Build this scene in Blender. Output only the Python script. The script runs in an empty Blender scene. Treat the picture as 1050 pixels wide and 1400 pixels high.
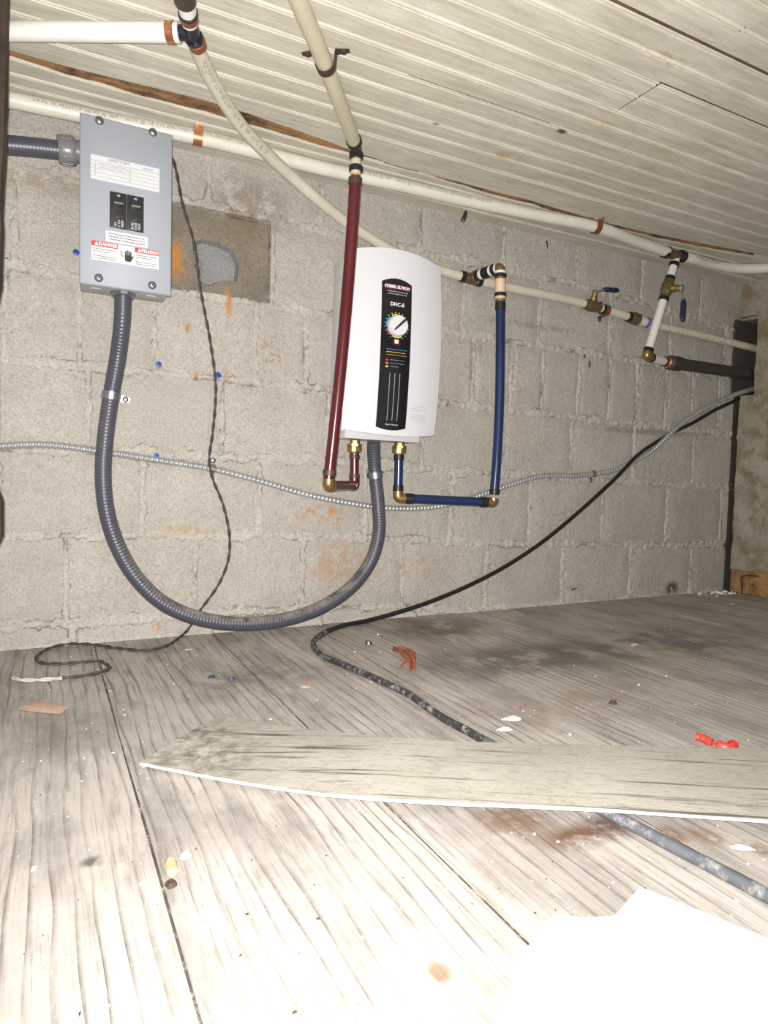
import bpy, bmesh, math, random
from mathutils import Vector, Matrix, noise
random.seed(7)
scene = bpy.context.scene
COL = scene.collection

# ------------------------------------------------------------------ camera
# world: back wall = plane y 0, floor = z 0, x runs along the wall, metres
F = 910.0
AX = Vector((1775, -2, F)).normalized()
AY = Vector((-467, -61, F)); AY = (AY - AX * AX.dot(AY)).normalized()
AZ = AY.cross(AX)
if AZ.y > 0: AZ = -AZ
CAM = Vector((0, -1.35, 0.328))
right = Vector((AX.x, AY.x, AZ.x)); down = Vector((AX.y, AY.y, AZ.y)); fwd = Vector((AX.z, AY.z, AZ.z))
cd = bpy.data.cameras.new('camera'); cam = bpy.data.objects.new('camera', cd); COL.objects.link(cam)
m = Matrix((right, -down, -fwd)).transposed().to_4x4(); m.translation = CAM
cam.matrix_world = m
cd.sensor_fit = 'HORIZONTAL'; cd.sensor_width = 36; cd.lens = F / 1050 * 36; cd.clip_start = 0.01
scene.camera = cam

# ------------------------------------------------------------------ light
wd = bpy.data.worlds.new('world'); scene.world = wd; wd.use_nodes = True
wd.node_tree.nodes['Background'].inputs[0].default_value = (0.9, 0.95, 1.0, 1)
wd.node_tree.nodes['Background'].inputs[1].default_value = 0.22
fl = bpy.data.lights.new('camera_flash', 'SPOT'); fl.energy = 46; fl.spot_size = math.radians(152); fl.spot_blend = 1.0; fl.shadow_soft_size = 0.006; fl.color = (1.0, 0.975, 0.945)
flo = bpy.data.objects.new('camera_flash', fl); COL.objects.link(flo)
flo.location = CAM + right * (-0.008) - down * 0.012; flo.rotation_euler = (cam.matrix_world.to_3x3() @ Matrix.Rotation(math.radians(7), 3, 'X')).to_euler()
vs = scene.view_settings
vs.view_transform = 'Standard'; vs.look = 'None'; vs.gamma = 1.0; vs.use_curve_mapping = False; vs.exposure = 1.12

# ------------------------------------------------------------------ measuring helpers (photo pixel -> point on a real plane)
def ray(px, py):
    d = Vector((px - 525, py - 700, F)); return Vector((d.dot(AX), d.dot(AY), d.dot(AZ)))
def P(px, py, off=0.0):
    r = ray(px, py); return CAM + r * ((1.35 - off) / r.y)
def H(px, py, z=0.0):
    r = ray(px, py); return CAM + r * ((z - CAM.z) / r.z)
def Wx(px, py, x=1.9):
    r = ray(px, py); return CAM + r * (x / r.x)

# ------------------------------------------------------------------ materials
MATS = {}
def newmat(name):
    mt = bpy.data.materials.new(name); mt.use_nodes = True
    nt = mt.node_tree; MATS[name] = mt
    return mt, nt, nt.nodes['Principled BSDF']
def N(nt, typ, **kw):
    n = nt.nodes.new(typ)
    for k, v in kw.items():
        if k in n.inputs.keys() if isinstance(k, str) else False: n.inputs[k].default_value = v
        else: setattr(n, k, v)
    return n
def mixc(nt, fac, a, b, typ='MIX'):
    n = nt.nodes.new('ShaderNodeMix'); n.data_type = 'RGBA'; n.blend_type = typ
    for i, v in ((0, fac), (6, a), (7, b)):
        if isinstance(v, bpy.types.NodeSocket): nt.links.new(v, n.inputs[i])
        else: n.inputs[i].default_value = v if i == 0 else (*v, 1)
    return n.outputs[2]
def mth(nt, op, a, b=0.0, clamp=False):
    n = nt.nodes.new('ShaderNodeMath'); n.operation = op; n.use_clamp = clamp
    for i, v in ((0, a), (1, b)):
        if isinstance(v, bpy.types.NodeSocket): nt.links.new(v, n.inputs[i])
        else: n.inputs[i].default_value = v
    return n.outputs[0]
def mrange(nt, v, a, b, c=0.0, d=1.0):
    n = nt.nodes.new('ShaderNodeMapRange'); n.clamp = True
    nt.links.new(v, n.inputs[0])
    for i, q in enumerate((a, b, c, d)): n.inputs[i + 1].default_value = q
    return n.outputs[0]
def pos(nt):
    return nt.nodes.new('ShaderNodeNewGeometry').outputs['Position']
def noisef(nt, vec, scale, detail=4, rough=0.6, dist=0.0):
    n = nt.nodes.new('ShaderNodeTexNoise'); n.inputs['Scale'].default_value = scale
    n.inputs['Detail'].default_value = detail; n.inputs['Roughness'].default_value = rough; n.inputs['Distortion'].default_value = dist
    nt.links.new(vec, n.inputs['Vector']); return n.outputs['Fac']
def vmul(nt, vec, s, add=(0, 0, 0)):
    n = nt.nodes.new('ShaderNodeVectorMath'); n.operation = 'MULTIPLY_ADD'
    nt.links.new(vec, n.inputs[0]); n.inputs[1].default_value = s; n.inputs[2].default_value = add
    return n.outputs[0]
def bump(nt, bsdf, h, strength, dist):
    b = nt.nodes.new('ShaderNodeBump'); b.inputs['Strength'].default_value = strength; b.inputs['Distance'].default_value = dist
    nt.links.new(h, b.inputs['Height']); nt.links.new(b.outputs[0], bsdf.inputs['Normal']); return b
def stain(nt, col, vec, c, rad, color, strength, nscale=60, lo=0.45, hi=0.6):
    s = (1 / rad[0], 1 / rad[1], 1 / rad[2])
    v = vmul(nt, vec, s, (-c[0] * s[0], -c[1] * s[1], -c[2] * s[2]))
    l = nt.nodes.new('ShaderNodeVectorMath'); l.operation = 'LENGTH'; nt.links.new(v, l.inputs[0])
    fall = mrange(nt, l.outputs['Value'], 1.0, 0.35)
    nz = noisef(nt, vec, nscale, 5, 0.65)
    f = mth(nt, 'MULTIPLY', mth(nt, 'MULTIPLY', fall, mrange(nt, nz, lo, hi)), strength)
    return mixc(nt, f, col, color)
def plain(name, col, rough=0.5, metal=0.0, spec=None, var=0.0, vscale=40, bmp=0.0, bscale=200, emit=None, dirt=None):
    mt, nt, b = newmat(name)
    b.inputs['Roughness'].default_value = rough; b.inputs['Metallic'].default_value = metal
    b.inputs['Base Color'].default_value = (*col, 1)
    if spec is not None: b.inputs['Specular IOR Level'].default_value = spec
    if var or bmp or dirt:
        p = pos(nt)
        if var or dirt:
            nz = noisef(nt, p, vscale, 5)
            c = mixc(nt, mrange(nt, nz, 0.3, 0.7), tuple(x * (1 - var) for x in col), tuple(min(1, x * (1 + var)) for x in col))
            if dirt: c = mixc(nt, mrange(nt, noisef(nt, p, vscale * 2.3, 6, 0.7), dirt[1], dirt[1] + 0.12), c, dirt[0])
            nt.links.new(c, b.inputs['Base Color'])
        if bmp: bump(nt, b, noisef(nt, p, bscale, 4), bmp, 0.001)
    if emit: b.inputs['Emission Color'].default_value = (*emit[0], 1); b.inputs['Emission Strength'].default_value = emit[1]
    return mt

def concrete(name, a, b_, wallstains=False, bstr=0.8, crack=False, dark=None):
    mt, nt, b = newmat(name); p = pos(nt)
    b.inputs['Roughness'].default_value = 0.92; b.inputs['Specular IOR Level'].default_value = 0.2
    big = noisef(nt, p, 9, 5, 0.65); fine = noisef(nt, p, 260, 3, 0.7); mid = noisef(nt, p, 55, 5, 0.7)
    c = mixc(nt, mrange(nt, big, 0.32, 0.68), a, b_)
    c = mixc(nt, mrange(nt, fine, 0.34, 0.60, 0.50, 0.0), c, tuple(x * 0.40 for x in a))
    c = mixc(nt, mrange(nt, noisef(nt, p, 420, 2, .6), 0.56, 0.72, 0, 0.30), c, tuple(min(1, x * 1.35) for x in b_))
    c = mixc(nt, mrange(nt, mid, 0.57, 0.74, 0, 0.5), c, tuple(x * 0.5 for x in a))
    oi = nt.nodes.new('ShaderNodeObjectInfo')
    c = mixc(nt, mrange(nt, oi.outputs['Random'], 0, 1, 0, 0.30), c, (b_[0] * .66, b_[1] * .65, b_[2] * .66))
    if wallstains:
        for (px, py, r, col, st, sc, lo) in [
            (432, 702, (.06, .3, .026), (.50, .20, .05), .85, 70, .50), (458, 704, (.03, .3, .03), (.50, .20, .05), .8, 70, .46),
            (372, 478, (.05, .3, .06), (.30, .17, .09), .6, 90, .52), (466, 772, (.11, .3, .07), (.42, .24, .13), .55, 30, .42),
            (243, 352, (.014, .3, .05), (.50, .21, .05), .95, 35, .38), (254, 362, (.02, .3, .022), (.50, .21, .05), .9, 80, .5),
            (313, 415, (.009, .3, .045), (.50, .24, .07), .85, 40, .36), (256, 449, (.006, .3, .012), (.45, .2, .05), .9, 60, .35),
            (268, 515, (.006, .3, .012), (.45, .2, .05), .9, 60, .35), (310, 510, (.012, .3, .012), (.45, .22, .06), .7, 90, .45),
            (214, 856, (.015, .3, .012), (.50, .24, .07), .8, 90, .42), (250, 725, (.10, .3, .014), (.45, .30, .12), .6, 40, .42),
            (340, 285, (.12, .3, .09), (.20, .15, .10), .6, 26, .40), (60, 250, (.10, .3, .03), (.32, .22, .13), .5, 50, .42),
            (785, 803, (.035, .3, .014), (.03, .03, .03), .9, 120, .48), (918, 804, (.035, .3, .03), (.03, .03, .03), .85, 60, .38),
            (570, 775, (.12, .3, .05), (.40, .27, .18), .4, 30, .42), (650, 475, (.05, .3, .03), (.25, .2, .15), .5, 60, .45),
            (640, 500, (.03, .3, .03), (.35, .22, .12), .6, 90, .5), (880, 590, (.30, .3, .012), (.12, .11, .10), .45, 30, .40),
            (800, 487, (.006, .3, .008), (.04, .03, .03), .9, 90, .3), (806, 498, (.006, .3, .014), (.04, .03, .03), .9, 90, .35),
            (730, 445, (.22, .3, .012), (.20, .18, .15), .45, 50, .42), (680, 850, (.12, .3, .02), (.25, .15, .09), .5, 40, .42)]:
            q = P(px, py); c = stain(nt, c, p, (q.x, 0, q.z), r, col, st, sc, lo, lo + .12)
    if crack:
        at = nt.nodes.new('ShaderNodeAttribute'); at.attribute_name = 'crack'; c = mixc(nt, mth(nt, 'MULTIPLY', at.outputs['Fac'], .62), c, (.12, .10, .08))
    if dark: c = mixc(nt, mrange(nt, noisef(nt, p, 18, 5, .7), .42, .6), c, dark)
    nt.links.new(c, b.inputs['Base Color'])
    h = mth(nt, 'ADD', mth(nt, 'MULTIPLY', fine, 0.55), mth(nt, 'MULTIPLY', mid, 0.9))
    bump(nt, b, h, bstr, 0.0048)
    return mt
M_BLOCK = concrete('concrete_block', (.445, .41, .362), (.545, .507, .452), True, 1.0)
M_MORTAR = concrete('mortar', (.485, .45, .398), (.59, .552, .494), True, 1.0, crack=True)
M_OLDBLOCK = concrete('old_block', (.19, .155, .12), (.31, .265, .205), True, .8)
M_CAVITY = concrete('cavity_grey', (.23, .225, .222), (.32, .315, .31), False, .35)
M_STUCCO = concrete('rough_concrete', (.36, .32, .25), (.56, .51, .42), False, 1.0, dark=(.25, .195, .125))

def wood_floor():
    mt, nt, b = newmat('weathered_floor_wood'); p = pos(nt)
    b.inputs['Roughness'].default_value = .8; b.inputs['Specular IOR Level'].default_value = .25
    oi = nt.nodes.new('ShaderNodeObjectInfo')
    off = nt.nodes.new('ShaderNodeVectorMath'); off.operation = 'SCALE'; off.inputs[0].default_value = (3.7, 1.3, 5.1)
    nt.links.new(oi.outputs['Random'], off.inputs['Scale'])
    add = nt.nodes.new('ShaderNodeVectorMath'); add.operation = 'ADD'; nt.links.new(p, add.inputs[0]); nt.links.new(off.outputs[0], add.inputs[1])
    q = vmul(nt, add.outputs[0], (1, .22, 1))
    w = nt.nodes.new('ShaderNodeTexWave'); w.wave_type = 'BANDS'; w.bands_direction = 'X'; w.wave_profile = 'SAW'
    for k, v in (('Scale', 19), ('Distortion', 8), ('Detail', 2), ('Detail Scale', .55), ('Detail Roughness', .6)): w.inputs[k].default_value = v
    nt.links.new(q, w.inputs['Vector'])
    fib = noisef(nt, vmul(nt, add.outputs[0], (1, .03, 1)), 420, 4, .7)
    spk = noisef(nt, p, 240, 3, .7)
    dust = noisef(nt, p, 6, 5, .62); dust2 = noisef(nt, p, 26, 5, .65)
    base = mixc(nt, mrange(nt, noisef(nt, p, 3.5, 3), .35, .65), (.415, .375, .335), (.50, .455, .41))
    line = mth(nt, 'MULTIPLY', mrange(nt, w.outputs['Fac'], .0, .26, 1, 0), mrange(nt, noisef(nt, vmul(nt, p, (1, .3, 1)), 14, 3), .38, .6, .2, 1))
    cov = mrange(nt, dust, .40, .68, 1, .42)
    base = mixc(nt, mrange(nt, noisef(nt, vmul(nt, add.outputs[0], (1, .35, 1)), 13, 5, .65), .44, .62, 0, .62), base, (.215, .195, .175))
    base = mixc(nt, mrange(nt, noisef(nt, vmul(nt, add.outputs[0], (1, .12, 1)), 60, 5, .7, .6), .5, .68, 0, .6), base, (.17, .15, .132))
    c = mixc(nt, mth(nt, 'MULTIPLY', line, cov), base, (.075, .062, .053))
    c = mixc(nt, mth(nt, 'MULTIPLY', mrange(nt, fib, .52, .68), mth(nt, 'MULTIPLY', cov, .6)), c, (.13, .108, .092))
    c = mixc(nt, mrange(nt, dust2, .46, .68, 0, .32), c, (.45, .41, .375))
    c = mixc(nt, mrange(nt, spk, .6, .75, 0, .4), c, (.55, .52, .49))
    c = mixc(nt, mrange(nt, spk, .4, .28, 0, .35), c, (.22, .19, .17))
    for (px, py, r, col, st, sc, lo) in [
        (790, 1143, (.05, .025, .3), (.13, .065, .035), .95, 40, .34), (830, 1130, (.03, .03, .3), (.11, .07, .055), .95, 50, .36),
        (700, 1120, (.05, .06, .3), (.16, .095, .06), .8, 30, .38), (920, 1140, (.014, .02, .3), (.20, .12, .07), .9, 40, .3),
        (965, 1143, (.018, .022, .3), (.20, .13, .08), .9, 60, .38), (1035, 1160, (.016, .018, .3), (.2, .13, .08), .9, 60, .38),
        (600, 860, (.16, .12, .3), (.15, .105, .075), .8, 14, .38), (720, 900, (.28, .14, .3), (.13, .112, .098), .85, 11, .38),
        (900, 880, (.35, .16, .3), (.13, .12, .107), .85, 10, .40), (330, 930, (.16, .12, .3), (.16, .14, .125), .6, 16, .42),
        (80, 1000, (.10, .10, .3), (.24, .2, .17), .5, 22, .38), (780, 960, (.22, .10, .3), (.26, .18, .12), .5, 14, .42),
        (905, 905, (.20, .10, .3), (.32, .29, .18), .4, 12, .42), (40, 930, (.05, .04, .3), (.35, .24, .18), .5, 40, .4),
        (125, 1178, (.012, .012, .3), (.06, .05, .04), .8, 60, .36), (600, 1330, (.012, .016, .3), (.2, .12, .07), .8, 60, .36)]:
        g = H(px, py); c = stain(nt, c, p, (g.x, g.y, 0), r, col, st, sc, lo, lo + .16)
    nt.links.new(c, b.inputs['Base Color'])
    h = mth(nt, 'ADD', mth(nt, 'MULTIPLY', w.outputs['Fac'], .6), mth(nt, 'MULTIPLY', fib, .5))
    bump(nt, b, h, .5, .003)
    return mt
M_FLOOR = wood_floor()

def painted_board():
    mt, nt, b = newmat('cream_painted_boards'); p = pos(nt)
    b.inputs['Roughness'].default_value = .6; b.inputs['Specular IOR Level'].default_value = .3
    oi = nt.nodes.new('ShaderNodeObjectInfo')
    g = noisef(nt, vmul(nt, p, (.12, 1, 1)), 90, 5, .65)
    big = noisef(nt, vmul(nt, p, (.35, 1, 1)), 11, 4, .6)
    c = mixc(nt, mrange(nt, big, .35, .65), (.54, .505, .42), (.63, .595, .505))
    c = mixc(nt, mrange(nt, g, .42, .72, 0, .55), c, (.33, .30, .235))
    c = mixc(nt, mrange(nt, noisef(nt, p, 300, 3, .7), .42, .28, 0, .5), c, (.28, .25, .2))
    c = mixc(nt, mrange(nt, noisef(nt, vmul(nt, p, (.5, 1, 1)), 24, 5, .7), .5, .75, 0, .5), c, (.40, .35, .27))
    c = mixc(nt, mrange(nt, oi.outputs['Random'], 0, 1, 0, .2), c, (.44, .40, .31))
    sp = noisef(nt, p, 48, 5, .7)
    c = mixc(nt, mrange(nt, sp, .70, .76, 0, .7), c, (.22, .14, .08))
    for (px, py, r, col, st, sc, lo) in [(690, 213, (.06, .02, .3), (.42, .31, .15), .7, 30, .38), (768, 180, (.014, .008, .3), (.05, .04, .03), .95, 60, .3),
        (596, 170, (.010, .005, .3), (.05, .04, .03), .95, 60, .3), (905, 205, (.05, .015, .3), (.45, .35, .2), .5, 30, .4), (910, 80, (.07, .02, .3), (.42, .22, .12), .6, 70, .5),
        (820, 170, (.05, .02, .3), (.45, .35, .15), .5, 30, .4)]:
        q = H(px, py, .943); c = stain(nt, c, p, (q.x, q.y, .943), r, col, st, sc, lo, lo + .12)
    nt.links.new(c, b.inputs['Base Color'])
    bump(nt, b, g, .6, .002)
    return mt
M_BOARD = painted_board()

def raw_wood(name, a, b_, d, axis=(.08, 1, 1), sc=110):
    mt, nt, b = newmat(name); p = pos(nt); b.inputs['Roughness'].default_value = .85
    g = noisef(nt, vmul(nt, p, axis), sc, 5, .7, .4); k = noisef(nt, p, 14, 4, .65)
    c = mixc(nt, mrange(nt, g, .35, .65), a, b_)
    c = mixc(nt, mrange(nt, k, .48, .66), c, d)
    nt.links.new(c, b.inputs['Base Color']); bump(nt, b, g, .8, .003); return mt
M_LATH = raw_wood('bare_brown_wood', (.20, .10, .045), (.42, .23, .10), (.05, .028, .016))
M_NAILER = raw_wood('orange_pine', (.30, .155, .06), (.46, .27, .12), (.12, .06, .03))
M_POST = raw_wood('dark_post_wood', (.030, .018, .011), (.055, .034, .02), (.014, .009, .006), (1, 1, .1))

def loose_plank_mat():
    mt, nt, b = newmat('dusty_loose_plank'); p = pos(nt); b.inputs['Roughness'].default_value = .85
    a = math.radians(31)
    rot = nt.nodes.new('ShaderNodeVectorRotate'); rot.rotation_type = 'Z_AXIS'; rot.inputs['Angle'].default_value = a; nt.links.new(p, rot.inputs['Vector'])
    st = vmul(nt, rot.outputs[0], (.022, 1, 1))
    g = noisef(nt, st, 110, 5, .65); g2 = noisef(nt, vmul(nt, rot.outputs[0], (.25, 1, 1)), 160, 4, .7); sp = noisef(nt, vmul(nt, rot.outputs[0], (.5, 1, 1)), 300, 4, .75); big = noisef(nt, p, 9, 4)
    c = mixc(nt, mrange(nt, big, .35, .65), (.375, .350, .297), (.455, .425, .365))
    c = mixc(nt, mrange(nt, g, .57, .64, 0, .85), c, (.07, .06, .05))
    c = mixc(nt, mrange(nt, g2, .52, .72, 0, .5), c, (.17, .15, .12))
    c = mixc(nt, mrange(nt, sp, .46, .32, 0, .5), c, (.14, .125, .10))
    q = H(270, 1010, .015); c = stain(nt, c, p, (q.x, q.y, 0), (.10, .14, .3), (.09, .08, .065), .75, 60, .40, .62)
    nt.links.new(c, b.inputs['Base Color']); bump(nt, b, sp, .4, .001); return mt
M_PLANK = loose_plank_mat()

M_WHITEPIPE = plain('white_pipe', (.62, .60, .515), .35, var=.06, vscale=25, dirt=((.42, .36, .26), .66))
M_WALLPIPE = plain('aged_white_pipe', (.56, .515, .42), .4, var=.08, vscale=30, dirt=((.30, .24, .16), .64))
M_CREAMPIPE = plain('cream_pipe', (.50, .455, .325), .35, var=.06, vscale=25)
M_BRIGHTPIPE = plain('bright_white_pipe', (.68, .67, .62), .3, var=.03)
M_CPVC = plain('dirty_pipe', (.60, .55, .44), .5, var=.12, vscale=60, dirt=((.17, .13, .09), .56))
M_RED = plain('red_pipe', (.085, .009, .012), .22, spec=.6)
M_BLUE = plain('blue_pipe', (.008, .022, .080), .22, spec=.6)
M_BLACKRING = plain('black_ring', (.018, .018, .02), .42, .3)
M_COPPER = plain('copper', (.72, .33, .17), .28, .95, var=.15)
M_COPPERDULL = plain('dull_copper', (.30, .11, .05), .45, .6, var=.25, vscale=80)
M_BRASS = plain('brass', (.33, .225, .085), .36, .8, var=.15, vscale=90)
M_BRASSDARK = plain('tarnished_brass', (.20, .145, .075), .5, .7, var=.3, vscale=120, bmp=.4)
M_BRONZE = plain('brown_bronze', (.085, .06, .045), .5, .5, var=.2)
M_BLACKPOLY = plain('black_plastic', (.012, .013, .018), .3)
M_IRON = plain('black_iron', (.045, .042, .04), .6, .2, var=.25, bmp=.3)
M_STEEL = plain('zinc_steel', (.34, .36, .37), .34, .9, var=.1)
M_ARMOR = plain('galvanised_armor', (.40, .40, .40), .38, .45, var=.12)
M_CONDUIT = plain('grey_conduit', (.060, .063, .080), .36, spec=.5)
def dusty_conduit():
    mt, nt, b = newmat('dusty_grey_conduit'); p = pos(nt)
    n = nt.nodes.new('ShaderNodeNewGeometry'); sx = nt.nodes.new('ShaderNodeSeparateXYZ'); nt.links.new(n.outputs['Normal'], sx.inputs[0])
    nz = noisef(nt, p, 45, 6, .75)
    top = mth(nt, 'MULTIPLY', mrange(nt, sx.outputs['Z'], .1, .75), mrange(nt, nz, .38, .56))
    c = mixc(nt, top, (.060, .063, .080), (.22, .195, .165))
    nt.links.new(c, b.inputs['Base Color']); nt.links.new(mrange(nt, top, 0, 1, .36, .85), b.inputs['Roughness']); return mt
M_CONDUIT2 = dusty_conduit()
M_FITTING = plain('grey_fitting', (.17, .165, .165), .3, spec=.5)
M_PANEL = plain('grey_enamel', (.335, .355, .39), .5, spec=.25)
M_PANELSIDE = plain('grey_enamel_dusty', (.40, .40, .39), .5, var=.1)
M_PAPER = plain('white_label', (.60, .61, .62), .5)
M_INK = plain('grey_ink', (.13, .13, .14), .7)
M_BLACKINK = plain('black_ink', (.02, .02, .02), .6)
M_REDLABEL = plain('red_label', (.62, .035, .03), .5)
M_BREAKER = plain('black_breaker', (.022, .022, .022), .38)
M_BREAKERINK = plain('breaker_print', (.50, .50, .50), .6)
M_HEATER = plain('white_casing', (.64, .64, .66), .32, spec=.45)
M_HEATERBASE = plain('white_base', (.54, .54, .55), .4)
M_GLOSSBLACK = plain('gloss_black', (.010, .010, .012), .16)
M_MAROON = plain('maroon_print', (.16, .02, .035), .4)
M_SILVER = plain('silver_stripe', (.55, .56, .58), .3, .6)
M_WHITEINK = plain('white_print', (.82, .82, .84), .5)
M_GREYTXT = plain('grey_print', (.30, .30, .31), .6)
M_YEL = plain('yellow_print', (.62, .65, .06), .5); M_CYAN = plain('blue_print', (.06, .30, .62), .5); M_ORANGE = plain('orange_print', (.75, .22, .05), .5)
M_LED = plain('red_lamp', (.8, .15, .1), .3, emit=((1, .25, .15), 2.0))
M_BLUEPLASTIC = plain('blue_anchor', (.03, .075, .42), .4)
M_LEVER = plain('blue_lever_grip', (.007, .010, .042), .35)
M_PURPLE = plain('purple_primer', (.20, .11, .34), .6); M_PURPLEDK = plain('dark_purple', (.06, .03, .10), .45)
M_TWIST = plain('dusty_black_wire', (.050, .045, .038), .6, var=.3, vscale=70, dirt=((.24, .21, .16), .60))
M_TWISTW = plain('bleached_wire', (.50, .47, .42), .7, var=.2)
M_CORD = plain('black_cord', (.012, .012, .013), .35, var=.2)
M_CORDDUST = plain('dusty_cord', (.03, .03, .032), .55, vscale=38, var=.2, dirt=((.24, .225, .21), .50))
M_CORDGREY = plain('grey_dusted_cord', (.085, .09, .10), .6, vscale=30, var=.25, dirt=((.24, .235, .23), .52))
M_WHITEEDGE = plain('white_edge', (.78, .78, .77), .5)
M_SHEET = plain('white_sheet', (.86, .86, .86), .6)
M_REDBIT = plain('red_plastic', (.62, .05, .04), .4)
M_PEACH = plain('peach_flake', (.52, .36, .28), .8, var=.15, vscale=90); M_TAN = plain('tan_chip', (.52, .36, .22), .8, var=.2)
M_WHITECHIP = plain('white_chip', (.75, .74, .70), .8); M_GREEN = plain('green_wire', (.02, .22, .10), .5); M_NAVY = plain('navy_bit', (.03, .035, .09), .5)
M_RUSTWIRE = plain('copper_wire_strands', (.42, .13, .06), .5, .4, var=.25)
M_RUST = plain('rusty_nail', (.07, .045, .03), .8, .3, var=.3)
M_SEAM = plain('seam_fill', (.06, .047, .038), .9, var=.4, vscale=25, dirt=((.30, .24, .19), .52))
M_SEAM2 = plain('brown_seam', (.10, .065, .04), .9, var=.4, vscale=30)
M_PRINT = plain('pipe_print', (.22, .20, .17), .7)

# ------------------------------------------------------------------ mesh helpers
WL = {}
class MB:
    def __init__(s): s.v = []; s.f = []
    def add(s, verts, faces):
        o = len(s.v); s.v += [Vector(q) for q in verts]; s.f += [tuple(i + o for i in f) for f in faces]; return s
    def box(s, c, d, bev=0.0, M=None):
        bm = bmesh.new(); bmesh.ops.create_cube(bm, size=1)
        for v in bm.verts: v.co = Vector((v.co.x * d[0], v.co.y * d[1], v.co.z * d[2]))
        if bev: bmesh.ops.bevel(bm, geom=bm.edges[:], offset=bev, segments=2, affect='EDGES', profile=.6)
        for v in bm.verts: v.co = (M @ v.co if M else v.co) + Vector(c)
        bm.verts.index_update(); s.add([v.co.copy() for v in bm.verts], [[v.index for v in f.verts] for f in bm.faces]); bm.free(); return s
    def tube(s, pts, rad, n=14, caps=True):
        pts = [Vector(p) for p in pts]; fr = frames(pts); vs_ = []; fs = []
        for i, p in enumerate(pts):
            t, a, b = fr[i]
            for k in range(n):
                th = 2 * math.pi * k / n
                r = rad(i, th) if callable(rad) else (rad[i] if isinstance(rad, (list, tuple)) else rad)
                vs_.append(p + (a * math.cos(th) + b * math.sin(th)) * r)
        for i in range(len(pts) - 1):
            for k in range(n):
                k2 = (k + 1) % n; fs.append((i * n + k, i * n + k2, (i + 1) * n + k2, (i + 1) * n + k))
        if caps: fs.append(tuple(range(n - 1, -1, -1))); fs.append(tuple((len(pts) - 1) * n + k for k in range(n)))
        return s.add(vs_, fs)
    def cyl(s, a, b, r, n=20, bev=None):
        a = Vector(a); b = Vector(b)
        if bev is None: bev = min(r * .18, (b - a).length * .2)
        d = (b - a).normalized() * bev
        return s.tube([a, a + d, b - d, b], [r - bev, r, r, r - bev], n)
    def lathe(s, a, d, prof, n=24):
        a = Vector(a); d = Vector(d).normalized()
        pts = [a + d * h for h, r in prof]; return s.tube_dir(pts, [max(r, .0001) for h, r in prof], d, n)
    def tube_dir(s, pts, rads, d, n):
        u = d.orthogonal().normalized(); w = d.cross(u); vs_ = []; fs = []
        for p, r in zip(pts, rads):
            for k in range(n):
                th = 2 * math.pi * k / n; vs_.append(p + (u * math.cos(th) + w * math.sin(th)) * r)
        for i in range(len(pts) - 1):
            for k in range(n):
                k2 = (k + 1) % n; fs.append((i * n + k, i * n + k2, (i + 1) * n + k2, (i + 1) * n + k))
        fs.append(tuple(range(n - 1, -1, -1))); fs.append(tuple((len(pts) - 1) * n + k for k in range(n)))
        return s.add(vs_, fs)
    def prism(s, poly, axis, d0, d1):
        """poly: list of 3D points on a plane; extruded from +axis*d0 to +axis*d1"""
        axis = Vector(axis); n = len(poly); A = [Vector(p) + axis * d0 for p in poly]; B = [Vector(p) + axis * d1 for p in poly]
        fs = [tuple(range(n)), tuple(range(2 * n - 1, n - 1, -1))] + [(i, i + n, (i + 1) % n + n, (i + 1) % n) for i in range(n)]
        return s.add(A + B, fs)
    def build(s, name, mat, parent=None, smooth=40, loc=None):
        me = bpy.data.meshes.new(name); o = bpy.data.objects.new(name, me); COL.objects.link(o)
        org = Vector((0, 0, 0))
        if parent is not None: o.parent = parent; org = WL[parent]
        base = org
        if parent is None:
            if loc is None:
                loc = Vector((sum(v.x for v in s.v) / len(s.v), sum(v.y for v in s.v) / len(s.v), min(v.z for v in s.v)))
            o.location = loc; base = Vector(loc)
        me.from_pydata([v - base for v in s.v], [], s.f); me.update()
        bm = bmesh.new(); bm.from_mesh(me); bmesh.ops.recalc_face_normals(bm, faces=bm.faces[:]); bm.to_mesh(me); bm.free()
        me.materials.append(mat)
        if smooth:
            for p in me.polygons: p.use_smooth = True
            me.set_sharp_from_angle(angle=math.radians(smooth))
        WL[o] = base
        return o
def frames(pts):
    n = len(pts); T = []
    for i in range(n):
        t = (pts[min(i + 1, n - 1)] - pts[max(i - 1, 0)])
        T.append(t.normalized() if t.length > 1e-9 else Vector((0, 0, 1)))
    a = T[0].orthogonal().normalized(); out = []
    for i in range(n):
        a = (a - T[i] * a.dot(T[i])); a = a.normalized() if a.length > 1e-6 else T[i].orthogonal().normalized()
        out.append((T[i], a.copy(), T[i].cross(a)))
    return out
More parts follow.
